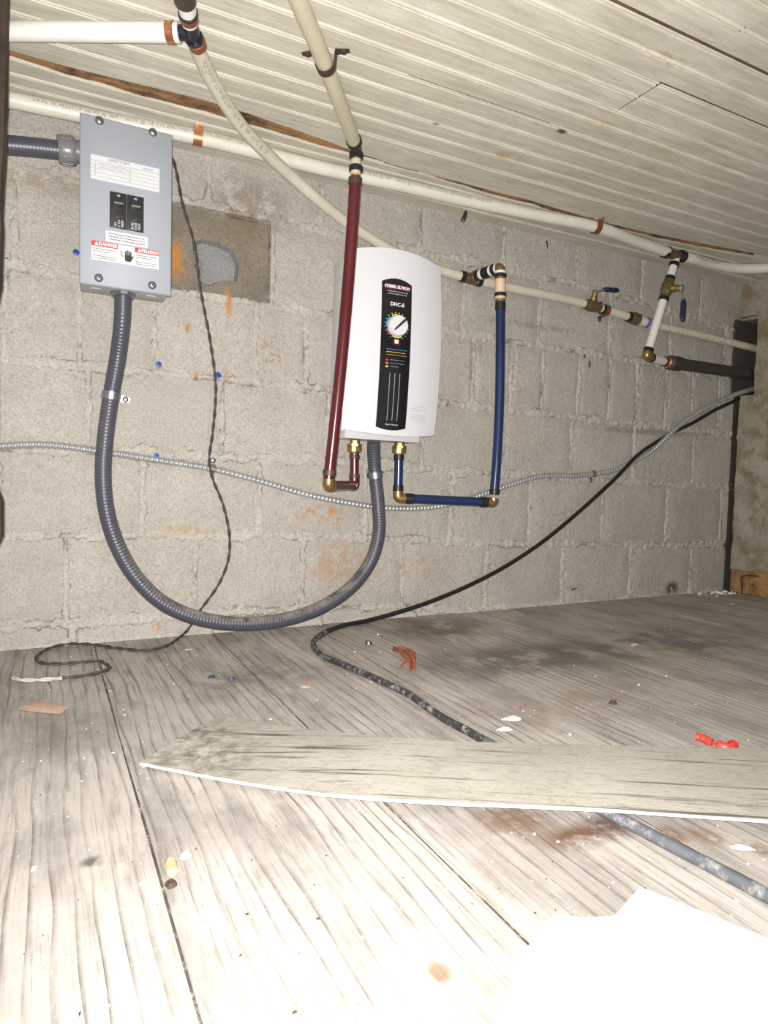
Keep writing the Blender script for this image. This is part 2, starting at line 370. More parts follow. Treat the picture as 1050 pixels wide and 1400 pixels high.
def smooth_path(pts, step=.008):
    pts = [Vector(p) for p in pts]; q = [pts[0] * 2 - pts[1]] + pts + [pts[-1] * 2 - pts[-2]]; dense = []
    for i in range(1, len(q) - 2):
        p0, p1, p2, p3 = q[i - 1:i + 3]
        d1 = max((p1 - p0).length, 1e-6) ** .5; d2 = max((p2 - p1).length, 1e-6) ** .5; d3 = max((p3 - p2).length, 1e-6) ** .5
        m1 = (p1 - p0) / d1 - (p2 - p0) / (d1 + d2) + (p2 - p1) / d2; m2 = (p2 - p1) / d2 - (p3 - p1) / (d2 + d3) + (p3 - p2) / d3
        m1 *= d2; m2 *= d2
        for k in range(24):
            t = k / 24; dense.append(p1 * (2*t**3 - 3*t*t + 1) + m1 * (t**3 - 2*t*t + t) + p2 * (-2*t**3 + 3*t*t) + m2 * (t**3 - t*t))
    dense.append(pts[-1])
    L = [0]
    for i in range(1, len(dense)): L.append(L[-1] + (dense[i] - dense[i - 1]).length)
    n = max(2, int(L[-1] / step)); out = []; j = 0
    for k in range(n + 1):
        s = L[-1] * k / n
        while j < len(L) - 2 and L[j + 1] < s: j += 1
        f = (s - L[j]) / max(L[j + 1] - L[j], 1e-9); out.append(dense[j].lerp(dense[j + 1], min(max(f, 0), 1)))
    return out
def fillet(pts, r, k=8):
    pts = [Vector(p) for p in pts]; out = [pts[0]]
    for i in range(1, len(pts) - 1):
        a = (pts[i - 1] - pts[i]); b = (pts[i + 1] - pts[i]); rr = min(r, a.length * .49, b.length * .49)
        A = pts[i] + a.normalized() * rr; B = pts[i] + b.normalized() * rr
        for j in range(k + 1):
            t = j / k; out.append(A * (1 - t) ** 2 + pts[i] * 2 * t * (1 - t) + B * t * t)
    out.append(pts[-1]); return out
def tag(o, label, cat=None, group=None, kind=None):
    if label: o['label'] = label
    if cat: o['category'] = cat
    if group: o['group'] = group
    if kind: o['kind'] = kind
    return o
def empty(name, loc, label, cat, group=None):
    o = bpy.data.objects.new(name, None); COL.objects.link(o); o.location = loc; o.empty_display_size = .02; WL[o] = Vector(loc)
    return tag(o, label, cat, group)
def text_geo(body, size, align='CENTER', bold=0.0):
    cu = bpy.data.curves.new('t', 'FONT'); cu.body = body; cu.size = size; cu.align_x = align; cu.align_y = 'CENTER'; cu.resolution_u = 2; cu.offset = bold
    ob = bpy.data.objects.new('t', cu); COL.objects.link(ob)
    dg = bpy.context.evaluated_depsgraph_get(); me = bpy.data.meshes.new_from_object(ob.evaluated_get(dg))
    V = [v.co.copy() for v in me.vertices]; Fc = [tuple(p.vertices) for p in me.polygons]
    bpy.data.objects.remove(ob); bpy.data.curves.remove(cu); bpy.data.meshes.remove(me)
    return V, Fc
def hexnut(mb, c, d, r, h):
    d = Vector(d).normalized(); u = d.orthogonal().normalized(); w = d.cross(u)
    mb.prism([Vector(c) + (u * math.cos(k * math.pi / 3) + w * math.sin(k * math.pi / 3)) * r for k in range(6)], d, 0, h)
def strap(name, p, t, nrm, r, h, width, tabs, mat, label, cat='strap', group=None, screwmat=None, tablen=.02, th=.0012):
    """pipe strap: half ring round a pipe at p with tangent t, its tabs flat on the surface lying at distance h along nrm"""
    t = Vector(t).normalized(); nrm = Vector(nrm); nrm = (nrm - t * nrm.dot(t)).normalized(); b = t.cross(nrm); p = Vector(p)
    prof = []
    if -1 in tabs: prof += [(-r - tablen, h), (-r - .002, h)]
    else: prof += [(-r, min(h, r * .6))]
    for k in range(15):
        a = math.pi * k / 14; prof.append((-math.cos(a) * r, -math.sin(a) * r))
    if 1 in tabs: prof += [(r + .002, h), (r + tablen, h)]
    else: prof += [(r, min(h, r * .6))]
    root = empty(name, p, label, cat, group)
    mb = MB(); n = len(prof); vs_ = []; fs = []
    for i, (x, y) in enumerate(prof):
        x0, y0 = prof[max(i - 1, 0)]; x1, y1 = prof[min(i + 1, n - 1)]; dx, dy = x1 - x0, y1 - y0; l = math.hypot(dx, dy) or 1
        nx, ny = dy / l * th, -dx / l * th
        for (xx, yy) in ((x, y), (x + nx, y + ny)):
            ww = width * (.55 if i in (0, n - 1) else 1)
            for sgn in (-.5, .5): vs_.append(p + b * xx + nrm * yy + t * sgn * ww)
    for i in range(n - 1):
        o = i * 4; q = o + 4
        fs += [(o, o + 1, q + 1, q), (o + 2, q + 2, q + 3, o + 3), (o, q, q + 2, o + 2), (o + 1, o + 3, q + 3, q + 1)]
    fs += [(0, 2, 3, 1), ((n - 1) * 4, (n - 1) * 4 + 1, (n - 1) * 4 + 3, (n - 1) * 4 + 2)]
    mb.add(vs_, fs).build('band', mat, root, 50)
    for sg in tabs:
        c = p + b * sg * (r + tablen * .6) + nrm * (h - th)
        MB().lathe(c, -nrm, [(0, .0001), (0, .0055), (.0015, .0052), (.003, .003), (.003, .0001)], 14).build('screw', screwmat or M_STEEL, root)
    return root

# ================================================================== SETTING
X0, X1, YB = -1.0, 1.9, -2.5
def interp(tab, x):
    if x <= tab[0][0]: return tab[0][1]
    for (a, za), (b, zb) in zip(tab, tab[1:]):
        if x <= b: return za + (zb - za) * (x - a) / (b - a)
    return tab[-1][1]
CZ = [[(-1, -.03), (1.95, -.2)], [(-1, .045), (.5, .04), (.8, .02), (1.0, -.008), (1.95, -.02)], [(-1, .205), (.2, .203), (.55, .193), (1.06, .166), (1.95, .14)],
      [(-1, .357), (.55, .36), (.85, .346), (1.95, .32)], [(-1, .516), (.5, .515), (.85, .505), (1.95, .484)], [(-1, .68), (1.4, .67), (1.95, .658)],
      [(-1, .85), (1.25, .842), (1.95, .80)], [(-1, .985), (1.95, .975)]]
def ext(l, d=.242):
    l = list(l)
    while l[0] > X0: l.insert(0, l[0] - d)
    while l[-1] < 1.93: l.append(l[-1] + d)
    return l
ROWS = [ext([.05, .30, .54, .78]), ext([.038, .272, .5, .746, .986, 1.235, 1.485, 1.738]), ext([.171, .402, .647, .878, 1.116, 1.368, 1.622]),
        ext([.075, .323, .552, .79, 1.02, 1.248, 1.479, 1.727]), ext([-.06, .06, .19, .389, .499, .62, .73, .82, .928, 1.042, 1.142, 1.266, 1.375, 1.48, 1.597, 1.71, 1.827], .12),
        ext([-.043, .19, .42, .655, .894, 1.123, 1.368, 1.606, 1.843]), ext([.05, .289, .526, .768, 1.005, 1.242, 1.483, 1.727])]
def nz(x, z, s, seed=0.0): return noise.fractal(Vector((x * s, seed, z * s)), 1.0, 2.0, 4)
# mortar bed: uneven, in places squeezed out over the block edges
mb = MB(); nx, nzz = 860, 340; vs_ = []; crk = []
BX0, BX1, BZ0, BZ1 = .20, .414, .682, .842
for i in range(nx + 1):
    x = -.45 + (1.93 + .45) * i / nx
    cz_ = [interp(c, x) for c in CZ]
    dj = [min(abs(x - q) for q in js) for js in ROWS]
    for j in range(nzz + 1):
        z = -.03 + .985 * j / nzz
        r = 0
        while r < 6 and z > cz_[r + 1]: r += 1
        dv_ = dj[r] * 1.5; d = min(dv_, abs(z - cz_[r]), abs(z - cz_[r + 1]))
        n1 = nz(x, z, 15, 3.1); n2 = nz(x, z, 75, 9.0)
        w = .0085 + .0085 * n1 + .0065 * n2
        y = -(.0012 + .0024 * n1 + .0026 * n2) if d < w else .0035
        n3 = nz(x, z, 11, 21.0) + .6 * nz(x, z, 60, 31.0)
        crk.append(min(max((d - (w - .0042)) / .003, 0), 1) * min(max((n3 - .08) * 3, 0), 1) if d < w + .003 else 0.0)
        if BX0 < x < BX1 and BZ0 < z < BZ1: y = .05
        if z < .035: y -= .006 * (1 - max(z, 0) / .035) ** 2 * (1 + nz(x, 0, 9, 5))
        vs_.append((x, y, z))
fs = [(i * (nzz + 1) + j, (i + 1) * (nzz + 1) + j, (i + 1) * (nzz + 1) + j + 1, i * (nzz + 1) + j + 1) for j in range(nzz) for i in range(nx)]
mb.add(vs_, fs); mb.box((.74, .11, .46), (2.5, .1, 1.02))
mb.box((-.73, .06, .46), (.56, .118, 1.02)); mb.box((2.13, .08, .46), (.42, .114, 1.02))
wall = mb.build('wall_back', M_MORTAR, None, 60, loc=(0, 0, 0))
at_ = wall.data.attributes.new('crack', 'FLOAT', 'POINT'); at_.data.foreach_set('value', crk + [0.0] * (len(wall.data.vertices) - len(crk)))
tag(wall, 'back wall of grey concrete blocks with rough smeared mortar joints', kind='structure')
# shade of the deep corner crack painted near-black; recess face shares the dark concrete
M_DARKGAP = concrete('dark_gap_concrete', (.055, .05, .043), (.10, .09, .075), False, .8)
MB().box((2.0, .012, .295), (.222, .03, .62)).build('corner_crack_shade', M_DARKGAP, wall, 0); MB().box((1.996, .006, .718), (.246, .03, .226)).build('recess_face', M_DARKGAP, wall, 0)
cav_px = [(264, 331), (276, 326), (300, 332), (318, 341), (327, 360), (325, 384), (302, 385), (286, 391), (272, 384), (266, 355)]
cav = [P(a, b, -.016) for a, b in cav_px]
def inpoly(x, z):
    c = False; n = len(cav)
    for i in range(n):
        a, b = cav[i], cav[(i + 1) % n]
        if (a.z > z) != (b.z > z) and x < (b.x - a.x) * (z - a.z) / (b.z - a.z) + a.x: c = not c
    return c
for r, js in enumerate(ROWS):
    for a, b in zip(js, js[1:]):
        if b < X0 or a > 1.93: continue
        if r == 0 and a > .6: continue
        old = (r == 5 and abs(a - .19) < .01)
        g = .0045; gx, gz = (48, 36) if old else (14, 9)
        proud = .0012 + random.uniform(-.0008, .0014)
        if old: proud = -.017
        sd = random.uniform(0, 99); vs_ = []; ok = True
        for j in range(gz + 1):
            for i in range(gx + 1):
                u, v = i / gx, j / gz
                xx = a + g + (b - a - 2 * g) * u
                zl, zh = interp(CZ[r], xx) + g * 1.2, interp(CZ[r + 1], xx) - g * 1.2
                zz = zl + (zh - zl) * v
                if zh - zl < .01: ok = False
                jx = .0035 * nz(v * 3, sd, 1.7, sd); jz = .0035 * nz(u * 4, sd, 1.7, sd + 5)
                if i in (0, gx): xx += jx
                if j in (0, gz): zz += jz
                edge = i in (0, gx) or j in (0, gz)
                y = -proud - .0012 * nz(xx, zz, 30, sd) + (.0035 if edge and not old else 0)
                vs_.append((min(xx, 1.925), y, zz))
        if not ok: continue
        fs = [(j * (gx + 1) + i, j * (gx + 1) + i + 1, (j + 1) * (gx + 1) + i + 1, (j + 1) * (gx + 1) + i) for j in range(gz) for i in range(gx)]
        if old: fs = [f for f in fs if not inpoly(sum(vs_[k][0] for k in f) / 4, sum(vs_[k][2] for k in f) / 4)]
        o = MB().add(vs_, fs); n0 = len(o.v)
        # sides back into the wall
        rim = [i for i in range(gx + 1)] + [j * (gx + 1) + gx for j in range(1, gz + 1)] + [gz * (gx + 1) + i for i in range(gx - 1, -1, -1)] + [j * (gx + 1) for j in range(gz - 1, 0, -1)]
        o.v += [Vector((vs_[k][0], .03, vs_[k][2])) for k in rim]
        o.f += [(rim[k], rim[(k + 1) % len(rim)], n0 + (k + 1) % len(rim), n0 + k) for k in range(len(rim))]
        bo = o.build('block', M_OLDBLOCK if old else M_BLOCK, wall, 60)
        if old: bo['label'] = 'broken recessed brown-stained block with a grey cavity'
# grey broken cavity inside the old block
mb = MB(); cz = sum((c for c in cav), Vector()) / len(cav)
ring0 = [Vector((c.x, .0165, c.z)) for c in cav]; ring1 = [Vector((cz.x + (c.x - cz.x) * .93, .034, cz.z + (c.z - cz.z) * .9)) for c in cav]
ring2 = [Vector((cz.x + (c.x - cz.x) * .5, .037 - .006 * (c.x - cz.x) / .05, cz.z + (c.z - cz.z) * .5)) for c in cav]
n = len(cav)
mb.add(ring0 + ring1 + ring2 + [Vector((cz.x, .034, cz.z))], [(i, (i + 1) % n, (i + 1) % n + n, i + n) for i in range(n)] + [(i + n, (i + 1) % n + n, (i + 1) % n + 2 * n, i + 2 * n) for i in range(n)] + [(i + 2 * n, (i + 1) % n + 2 * n, 3 * n) for i in range(n)])
mb.build('cavity_face', M_CAVITY, wall, 30)

# floor planks
flo_base = MB().box((.45, -1.2, -.0207), (2.95, 2.65, .04))
floor = tag(flo_base.build('floor', M_SEAM, None, 0, loc=(0, 0, 0)), 'weathered grey wooden floor boards running towards the block wall', kind='structure')
seams = [-.99, -.80, -.58, -.36, -.137, .084, .306, .522, .735, .946, 1.18, 1.42, 1.648, 1.9]
for a, b in zip(seams, seams[1:]):
    mb = MB(); g = .0011; n = 30; top = random.uniform(-.0003, .0)
    sec = [(a + g, -.034), (a + g, -.0003), (a + g + .0002, 0), (b - g - .0002, 0), (b - g, -.0003), (b - g, -.034)]
    vs_ = []; fs = []
    for k in range(n + 1):
        y = YB + (-YB + .02) * k / n; wob = .0015 * noise.noise(Vector((a * 7, y * 4, 0)))
        for q, (x, z) in enumerate(sec): vs_.append((x + (wob if q < 3 else .0012 * noise.noise(Vector((b * 7 + 3, y * 4, 0)))), y, z + top))
    for k in range(n):
        for q in range(5): o = k * 6 + q; fs.append((o, o + 1, o + 7, o + 6))
    fs += [(0, 1, 2, 3, 4, 5), tuple(n * 6 + q for q in (5, 4, 3, 2, 1, 0))]
    mb.add(vs_, fs).build('floor_plank', M_FLOOR, floor, 30)

# ceiling: bead boards, one object each, over a brown wood backing
ZC = .943
ceil = tag(MB().box((.45, -1.2, ZC + .04), (2.95, 2.65, .03)).build('ceiling', M_LATH, None, 0, loc=(0, 0, 0)), 'low cream painted beadboard ceiling sloping away in rows', kind='structure')
def bead(y, w=.0075):   # groove - round bead - groove, (y, z offset upwards)
    return [(y - w * .75, 0), (y - w * .62, .0028), (y - w * .42, .0028), (y - w * .34, .0002), (y - w * .14, -.0012), (y + w * .14, -.0012), (y + w * .34, .0002), (y + w * .42, .0028), (y + w * .62, .0028), (y + w * .75, 0)]
def board(ya, yb, beads, xa=X0, xb=X1, edge_a=None, edge_b=None, dz=0.0, n=60):
    sec = [(ya + .0006, .02), (ya + .0006, .0012), (ya + .0018, -.0003), (ya + .0038, -.0003), (ya + .0052, .0026), (ya + .0072, .0026), (ya + .0082, 0)]
    for y in beads: sec += bead(y)
    sec += [(yb - .0016, 0), (yb - .0006, .0014), (yb - .0006, .02)]
    mb = MB(); vs_ = []; fs = []; m_ = len(sec)
    for k in range(n + 1):
        x = xa + (xb - xa) * k / n; sag = .0006 * noise.noise(Vector((x * 2.5, ya * 31, 0))) + dz
        da = edge_a(x) if edge_a else 0; db = edge_b(x) if edge_b else 0
        for (y, z) in sec:
            f = (y - ya) / (yb - ya); vs_.append((x, y + da * (1 - f) ** (3 if beads else 1) + db * f ** (3 if beads else 1), ZC + z + sag))
    for k in range(n):
        for q in range(m_ - 1): o = k * m_ + q; fs.append((o, o + 1, o + m_ + 1, o + m_))
    fs += [tuple(range(m_)), tuple(n * m_ + q for q in range(m_ - 1, -1, -1))]
    mb.add(vs_, fs); return mb.build('ceiling_board', M_BOARD, ceil, 35)
UPE = [(-150, 30), (0, 66), (100, 94), (200, 118), (270, 135), (305, 145), (353, 160), (412, 181), (478, 205), (540, 227), (600, 243), (624, 248), (670, 261), (720, 273), (820, 303), (900, 322), (1050, 350)]
LOE = [(-150, 33), (0, 74), (100, 107), (200, 135), (270, 153), (305, 163), (353, 176), (412, 195), (478, 213), (540, 229), (600, 245), (624, 253), (670, 268), (720, 280), (820, 308), (900, 327), (1050, 355)]
UPW = [(H(a, b, ZC).x, H(a, b, ZC).y) for a, b in UPE]; LOW = [(H(a, b, ZC).x, H(a, b, ZC).y) for a, b in LOE]
def rag(x, k): return .0028 * noise.noise(Vector((x * 34, k, 0))) * (1 if .28 < x < 1 else .2)
def gap_low(x): return interp(UPW, x) + .172 + rag(x, 1)
def gap_hi(x): return interp(LOW, x) + .170 + rag(x, 4)
board(-.085, .012, [-.045])
board(-.170, -.085, [-.117], edge_a=gap_hi, n=240)
board(-.235, -.172, [], edge_b=gap_low, n=240)
board(-.325, -.235, [-.279]); board(-.4205, -.325, [-.373]); board(-.508, -.4205, [-.462])
jx = H(903, 115, ZC).x
board(-.594, -.508, [-.55], xb=jx - .002); board(-.594, -.508, [-.55], xa=jx + .002)
board(-.6855, -.596, [-.638])
jx2 = H(1010, 45, ZC).x
board(-.777, -.690, [-.7325], xb=jx2); board(-.777, -.690, [-.7325], xa=jx2 + .0012)
MB().box((.45, -.687, ZC + .008), (2.88, .0042, .013)).build('seam_fill', M_SEAM2, ceil, 0)  # dark brown fill strips set into the gaps between ceiling boards
MB().box((jx, -.551, ZC + .008), (.0046, .086, .013)).build('seam_fill', M_SEAM2, ceil, 0); MB().box((jx2, -.733, ZC + .008), (.003, .086, .013)).build('seam_fill', M_SEAM, ceil, 0)
for (yy, xa_, xb_) in ((-.4205, .50, .78), (-.595, jx, 1.5)): MB().box(((xa_ + xb_) / 2, yy, ZC + .007), (xb_ - xa_, .0014, .013)).build('seam_fill', M_SEAM2, ceil, 0)
y = -.777
while y > YB + .1: board(y - .089, y - .001, [y - .045]); y -= .089
# splintered strips of bare wood showing in the gap between the boards
for (xa, xb, yc, w, dz) in [(-.3, .36, -.169, .052, .0035), (.30, .62, -.160, .052, .005), (.60, 1.05, -.146, .036, .004), (1.0, 1.88, -.145, .05, .003)]:
    mb = MB(); n = 50; vs_ = []; fs = []
    for k in range(n + 1):
        x = xa + (xb - xa) * k / n; a = yc - w / 2 + .003 * noise.noise(Vector((x * 25, 7, 0))); b = yc + w / 2 + .003 * noise.noise(Vector((x * 25, 11, 0)))
        c = ZC + dz + .003 * noise.noise(Vector((x * 18, 2, 0)))
        vs_ += [(x, a, c + .01), (x, a, c + .001), (x, (a + b) / 2, c - .002 + .002 * noise.noise(Vector((x * 60, 2, 5)))), (x, b, c + .001), (x, b, c + .01)]
    for k in range(n):
        for q in range(4): o = k * 5 + q; fs.append((o, o + 1, o + 6, o + 5))
    mb.add(vs_, fs).build('bare_wood_strip', M_LATH, ceil, 20)

# right wall: rough concrete with a notch for the pipes
mb = MB()
def rough_face(mb, y0, y1, z0, z1, x, fx, st=.012):
    ny = max(1, int(abs(y1 - y0) / st)); nz_ = max(1, int((z1 - z0) / st)); vs_ = []
    for j in range(nz_ + 1):
        for i in range(ny + 1):
            yy = y0 + (y1 - y0) * i / ny; zz = z0 + (z1 - z0) * j / nz_
            vs_.append((x - fx * noise.fractal(Vector((3, yy * 22, zz * 22)), 1, 2, 4), yy, zz))
    mb.add(vs_, [(j * (ny + 1) + i, j * (ny + 1) + i + 1, (j + 1) * (ny + 1) + i + 1, (j + 1) * (ny + 1) + i) for j in range(nz_) for i in range(ny)])
XR = 1.9
for (ya, z0, z1) in ((-.014, .07, .603), (-.060, .603, .83), (-.004, .83, .96)):
    rough_face(mb, ya, -.6, z0, z1, XR, .005); mb.box((XR + .10, (ya - 2.4) / 2, (z0 + z1) / 2), (.188, 2.4 + ya, z1 - z0 - .0005))
rough_face(mb, -.6, -2.4, .07, .96, XR, .004, .05)
mb.box((XR + .21, -1.2, .46), (.04, 2.5, 1.0))
mb.box((XR + .09, -1.2, .034), (.17, 2.36, .07))
wr = tag(mb.build('wall_right', M_STUCCO, None, 50, loc=(0, 0, 0)), 'rough concrete side wall with a notch where pipes pass through', kind='structure')
MB().box((XR + .002, -1.2, .036), (.016, 2.36, .070), .002).build('wood_strip', M_NAILER, wr, 30)
wr_l = MB().box((XR - .006, -.035, .842), (.03, .055, .012), .003).build('ledge', M_STUCCO, wr, 30)

# dark post at the left edge
pa, pb, pc = P(12, 0, .35), P(0, 425, .35), P(3, 705, .35)
mb = MB(); vs_ = []; fs = []; n = 40
for k in range(n + 1):
    z = .942 * k / n
    xe = pb.x + (pa.x - pb.x) * (z - pb.z) / (pa.z - pb.z) - .0022 * noise.fractal(Vector((1, 2, z * 14)), 1, 2, 3)
    if abs(z - pc.z) < .03: xe = pc.x
    elif z < pb.z + .02: xe = min(xe, pb.x - .004)
    for (x, yy) in ((xe, -.342), (xe - .002, -.35), (xe - .09, -.35), (xe - .09, -.312), (xe, -.312)): vs_.append((x, yy, z))
for k in range(n):
    for q in range(5): o = k * 5; fs.append((o + q, o + (q + 1) % 5, o + 5 + (q + 1) % 5, o + 5 + q))
fs += [(0, 1, 2, 3, 4), tuple(n * 5 + q for q in (4, 3, 2, 1, 0))]
tag(mb.add(vs_, fs).build('wooden_post', M_POST, None, 30), 'dark brown wooden post at the far left edge', 'post')

# ================================================================== BREAKER BOX
OFF = .115
def rect(pts, off):
    q = [P(a, b, off) for a, b in pts]
    return ((q[0].x + q[3].x) / 2, (q[1].x + q[2].x) / 2, (q[2].z + q[3].z) / 2, (q[0].z + q[1].z) / 2)
bx0, bx1, bz0, bz1 = rect([(109, 155), (236, 182), (234, 404), (109, 387)], OFF)
bcx = (bx0 + bx1) / 2
box = empty('breaker_box', (bcx, 0, bz0), 'grey metal breaker box with white directory and red danger labels', 'breaker box')
MB().box((bcx, -.077, (bz0 + bz1) / 2 - .001), (bx1 - bx0 - .008, .062, bz1 - bz0 - .006), .002).build('enclosure', M_PANELSIDE, box)
for kz_ in (bz0 + .06, bz1 - .07): MB().box((bcx, -.025, kz_), (.09, .044, .03), .002).build('mounting_block', M_NAILER, box)
# cover with opening for the breakers
wx0, wx1, wz0, wz1 = rect([(150, 261), (197, 270), (196, 318), (150, 311)], OFF)
yf = -OFF; yb_ = -OFF + .0075
mb = MB()
def ringplate(mb, o, i, y0, y1, bev=.002):
    def rc(r, y): return [Vector((r[0], y, r[2])), Vector((r[1], y, r[2])), Vector((r[1], y, r[3])), Vector((r[0], y, r[3]))]
    ob = (o[0] + bev, o[1] - bev, o[2] + bev, o[3] - bev)
    V = rc(o, y1) + rc(o, y0 + bev) + rc(ob, y0) + rc(i, y0) + rc(i, y1)
    mb.add(V, [(a * 4 + k, a * 4 + (k + 1) % 4, (a + 1) * 4 + (k + 1) % 4, (a + 1) * 4 + k) for a in range(4) for k in range(4)])
ringplate(mb, (bx0, bx1, bz0, bz1), (wx0, wx1, wz0, wz1), yf, yb_)
MBc = mb.build('cover', M_PANEL, box, 50)
for (px, py) in ((136, 165), (209, 181), (135, 380), (208, 390)):
    c = P(px, py, OFF); s = MB().lathe(c, (0, -1, 0), [(0, .0001), (0, .0072), (.0015, .007), (.0035, .0052), (.0045, .0025), (.0046, .0001)], 20).build('cover_screw', M_STEEL, box)
    a = random.uniform(0, 3); d = Vector((math.cos(a), 0, math.sin(a)))
    MB().prism([c + d * .0048 + d.cross(Vector((0, 1, 0))) * .0007, c + d * .0048 - d.cross(Vector((0, 1, 0))) * .0007, c - d * .0048 - d.cross(Vector((0, 1, 0))) * .0007, c - d * .0048 + d.cross(Vector((0, 1, 0))) * .0007], (0, -1, 0), .003, .0047).build('slot', M_BLACKINK, s, 0)
# knockouts on the underside
for kx in (.028, .118):
    MB().cyl((bx0 + kx, -.078, bz0 + .0035), (bx0 + kx, -.078, bz0 + .0005), .011, 24).build('knockout', M_PANELSIDE, box)
# breakers
bw = (wx1 - wx0) / 2
for k in range(2):
    cx = wx0 + bw * (k + .5); zc = (wz0 + wz1) / 2; hh = wz1 - wz0
    br = MB().box((cx, yf + .006, zc), (bw - .0012, .014, hh - .001), .001).build('breaker', M_BREAKER, box)
    MB().box((cx, yf - .003, zc + hh * .20), (bw * .62, .008, hh * .16), .001).build('toggle', M_BREAKER, br)
    MB().box((cx, yf - .007, zc + hh * .165), (bw * .52, .004, hh * .025), .0004).build('toggle_ridge', M_GREYTXT, br)
    MB().box((cx + bw * .05, yf - .0012, zc - hh * .12), (bw * .5, .003, hh * .2), .0006).build('face_block', M_BREAKER, br)
    V, Fc = text_geo('40', .0052, bold=.0001); MB().add([(cx + v.x, yf - .0015, zc + hh * .40 + v.y) for v in V], Fc).build('lettering', M_BREAKERINK, br, 0)
    mb = MB()
    for j in range(5):
        for i in range(3):
            if random.random() < .85: mb.box((cx + (i - 1) * bw * .2 + bw * .03, yf - .0013, zc - hh * (.28 + j * .04)), (bw * random.uniform(.08, .17), .0004, hh * .02))
    mb.build('fine_print', M_BREAKERINK, br, 0)
def label_plate(px4, off, mat, name, parent, bev=0):
    r = rect(px4, off); MBx = MB().box(((r[0] + r[1]) / 2, -off, (r[2] + r[3]) / 2), (r[1] - r[0], .0006, r[3] - r[2])); return MBx.build(name, mat, parent, 0), r
def put_text(body, x, z, size, off, mat, parent, align='CENTER', bold=.0, name='lettering', sl=0.0):
    V, Fc = text_geo(body, size, align, bold); return MB().add([(x + v.x, -off, z + v.y + sl * v.x) for v in V], Fc).build(name, mat, parent, 0)
def dashes(mb, x0, x1, z, h, off, wmin=.0015, wmax=.005, gap=.0011):
    x = x0
    while x < x1:
        w = min(random.uniform(wmin, wmax), x1 - x); mb.box((x + w / 2, -off, z), (w, .0002, h)); x += w + gap
OL = OFF + .0004
lab, r = label_plate([(124, 210), (218, 231), (218, 263), (124, 244)], OL, M_PAPER, 'directory_label', box)
lw, lh = r[1] - r[0], r[3] - r[2]; OT = OL + .0006
put_text('DIRECTORY', r[0] + lw * .40, r[3] - lh * .10, .0062, OT, M_INK, lab); put_text('PRIMARY', r[0] + lw * .83, r[3] - lh * .14, .0042, OT, M_INK, lab)
mb = MB()
for k in range(5): mb.box((r[0] + lw * .5, -OT, r[3] - lh * (.24 + k * .155)), (lw * .98, .0002, .0005))
mb.build('ruled_line', M_GREYTXT, lab, 0)
for k in range(4):
    put_text(str(k * 2 + 1), r[0] + lw * .06, r[3] - lh * (.32 + k * .155), .0052, OT, M_INK, lab); put_text(str(k * 2 + 2), r[0] + lw * .56, r[3] - lh * (.32 + k * .155), .0052, OT, M_INK, lab)
for k in range(2):   # handwritten entries, a wavering pen line
    pts = [(r[0] + lw * (.11 + .40 * i / 60), -OT - .0002, r[3] - lh * (.32 + k * .155) + .0016 * math.sin(i * 1.7 + k) * (0.35 + abs(noise.noise(Vector((i * .4, k, 0)))))) for i in range(61)]
    MB().tube([Vector(p) for p in pts], .00022, 4).build('handwriting', M_INK, lab, 0)
lab, r = label_plate([(145, 313), (202, 326), (202, 340), (144, 329)], OL, M_PAPER, 'caution_label', box)
mb = MB()
for k in range(3): dashes(mb, r[0] + .005, r[1] - .005, r[3] - (r[3] - r[2]) * (.25 + k * .25), .0014, OT)
mb.build('fine_print', M_INK, lab, 0)
lab, r = label_plate([(125, 329), (217, 343), (217, 369), (125, 354)], OL, M_PAPER, 'danger_label', box)
lw, lh = r[1] - r[0], r[3] - r[2]
for (a, b, word) in ((0, .385, 'DANGER'), (.635, 1, 'PELIGRO')):
    xa, xb = r[0] + lw * a, r[0] + lw * b
    MB().box(((xa + xb) / 2, -OT, r[3] - lh * .13), (xb - xa, .0004, lh * .26)).build('red_header', M_REDLABEL, lab, 0)
    put_text(word, (xa + xb) / 2 + .005, r[3] - lh * .13, .0072, OT + .0004, M_WHITEINK, lab, bold=.00025)
    tx, tz = xa + .0075, r[3] - lh * .13
    MB().prism([(tx - .0034, -OT - .0004, tz - .0026), (tx + .0034, -OT - .0004, tz - .0026), (tx, -OT - .0004, tz + .0034)], (0, -1, 0), 0, .0002).build('warning_triangle', M_WHITEINK, lab, 0)
    mb = MB()
    for k in (0, 1, 3, 4): dashes(mb, xa + .002, xb - (.003 if k != 1 else .012), r[3] - lh * (.40 + k * .12), .0011, OT)
    mb.build('fine_print', M_INK, lab, 0)
hx, hz_ = r[0] + lw * .535, r[2] + lh * .42     # black hand touched by a current arrow
mb = MB().prism([(hx - .0055, -OT, hz_ - .004), (hx - .004, -OT, hz_ - .008), (hx + .004, -OT, hz_ - .008), (hx + .0062, -OT, hz_ - .002), (hx + .005, -OT, hz_ + .003), (hx - .005, -OT, hz_ + .003)], (0, -1, 0), 0, .0003)
for k, (dx, l) in enumerate(((-.0042, .0065), (-.0014, .0088), (.0014, .0085), (.0042, .0065))): mb.box((hx + dx, -OT - .00015, hz_ + .002 + l / 2), (.0021, .0003, l))
mb.prism([(hx + .0045, -OT, hz_ - .004), (hx + .006, -OT, hz_ - .0045), (hx + .009, -OT, hz_ + .002), (hx + .0075, -OT, hz_ + .003)], (0, -1, 0), 0, .0003)
mb.build('hand_symbol', M_BLACKINK, lab, 0)
MB().tube([Vector((hx - .013, -OT - .0003, hz_ + .008)), Vector((hx - .009, -OT - .0003, hz_ + .0065)), Vector((hx - .012, -OT - .0003, hz_ + .002)), Vector((hx - .007, -OT - .0003, hz_ - .001))], .0006, 6).build('arrow_symbol', M_BLACKINK, lab, 0)
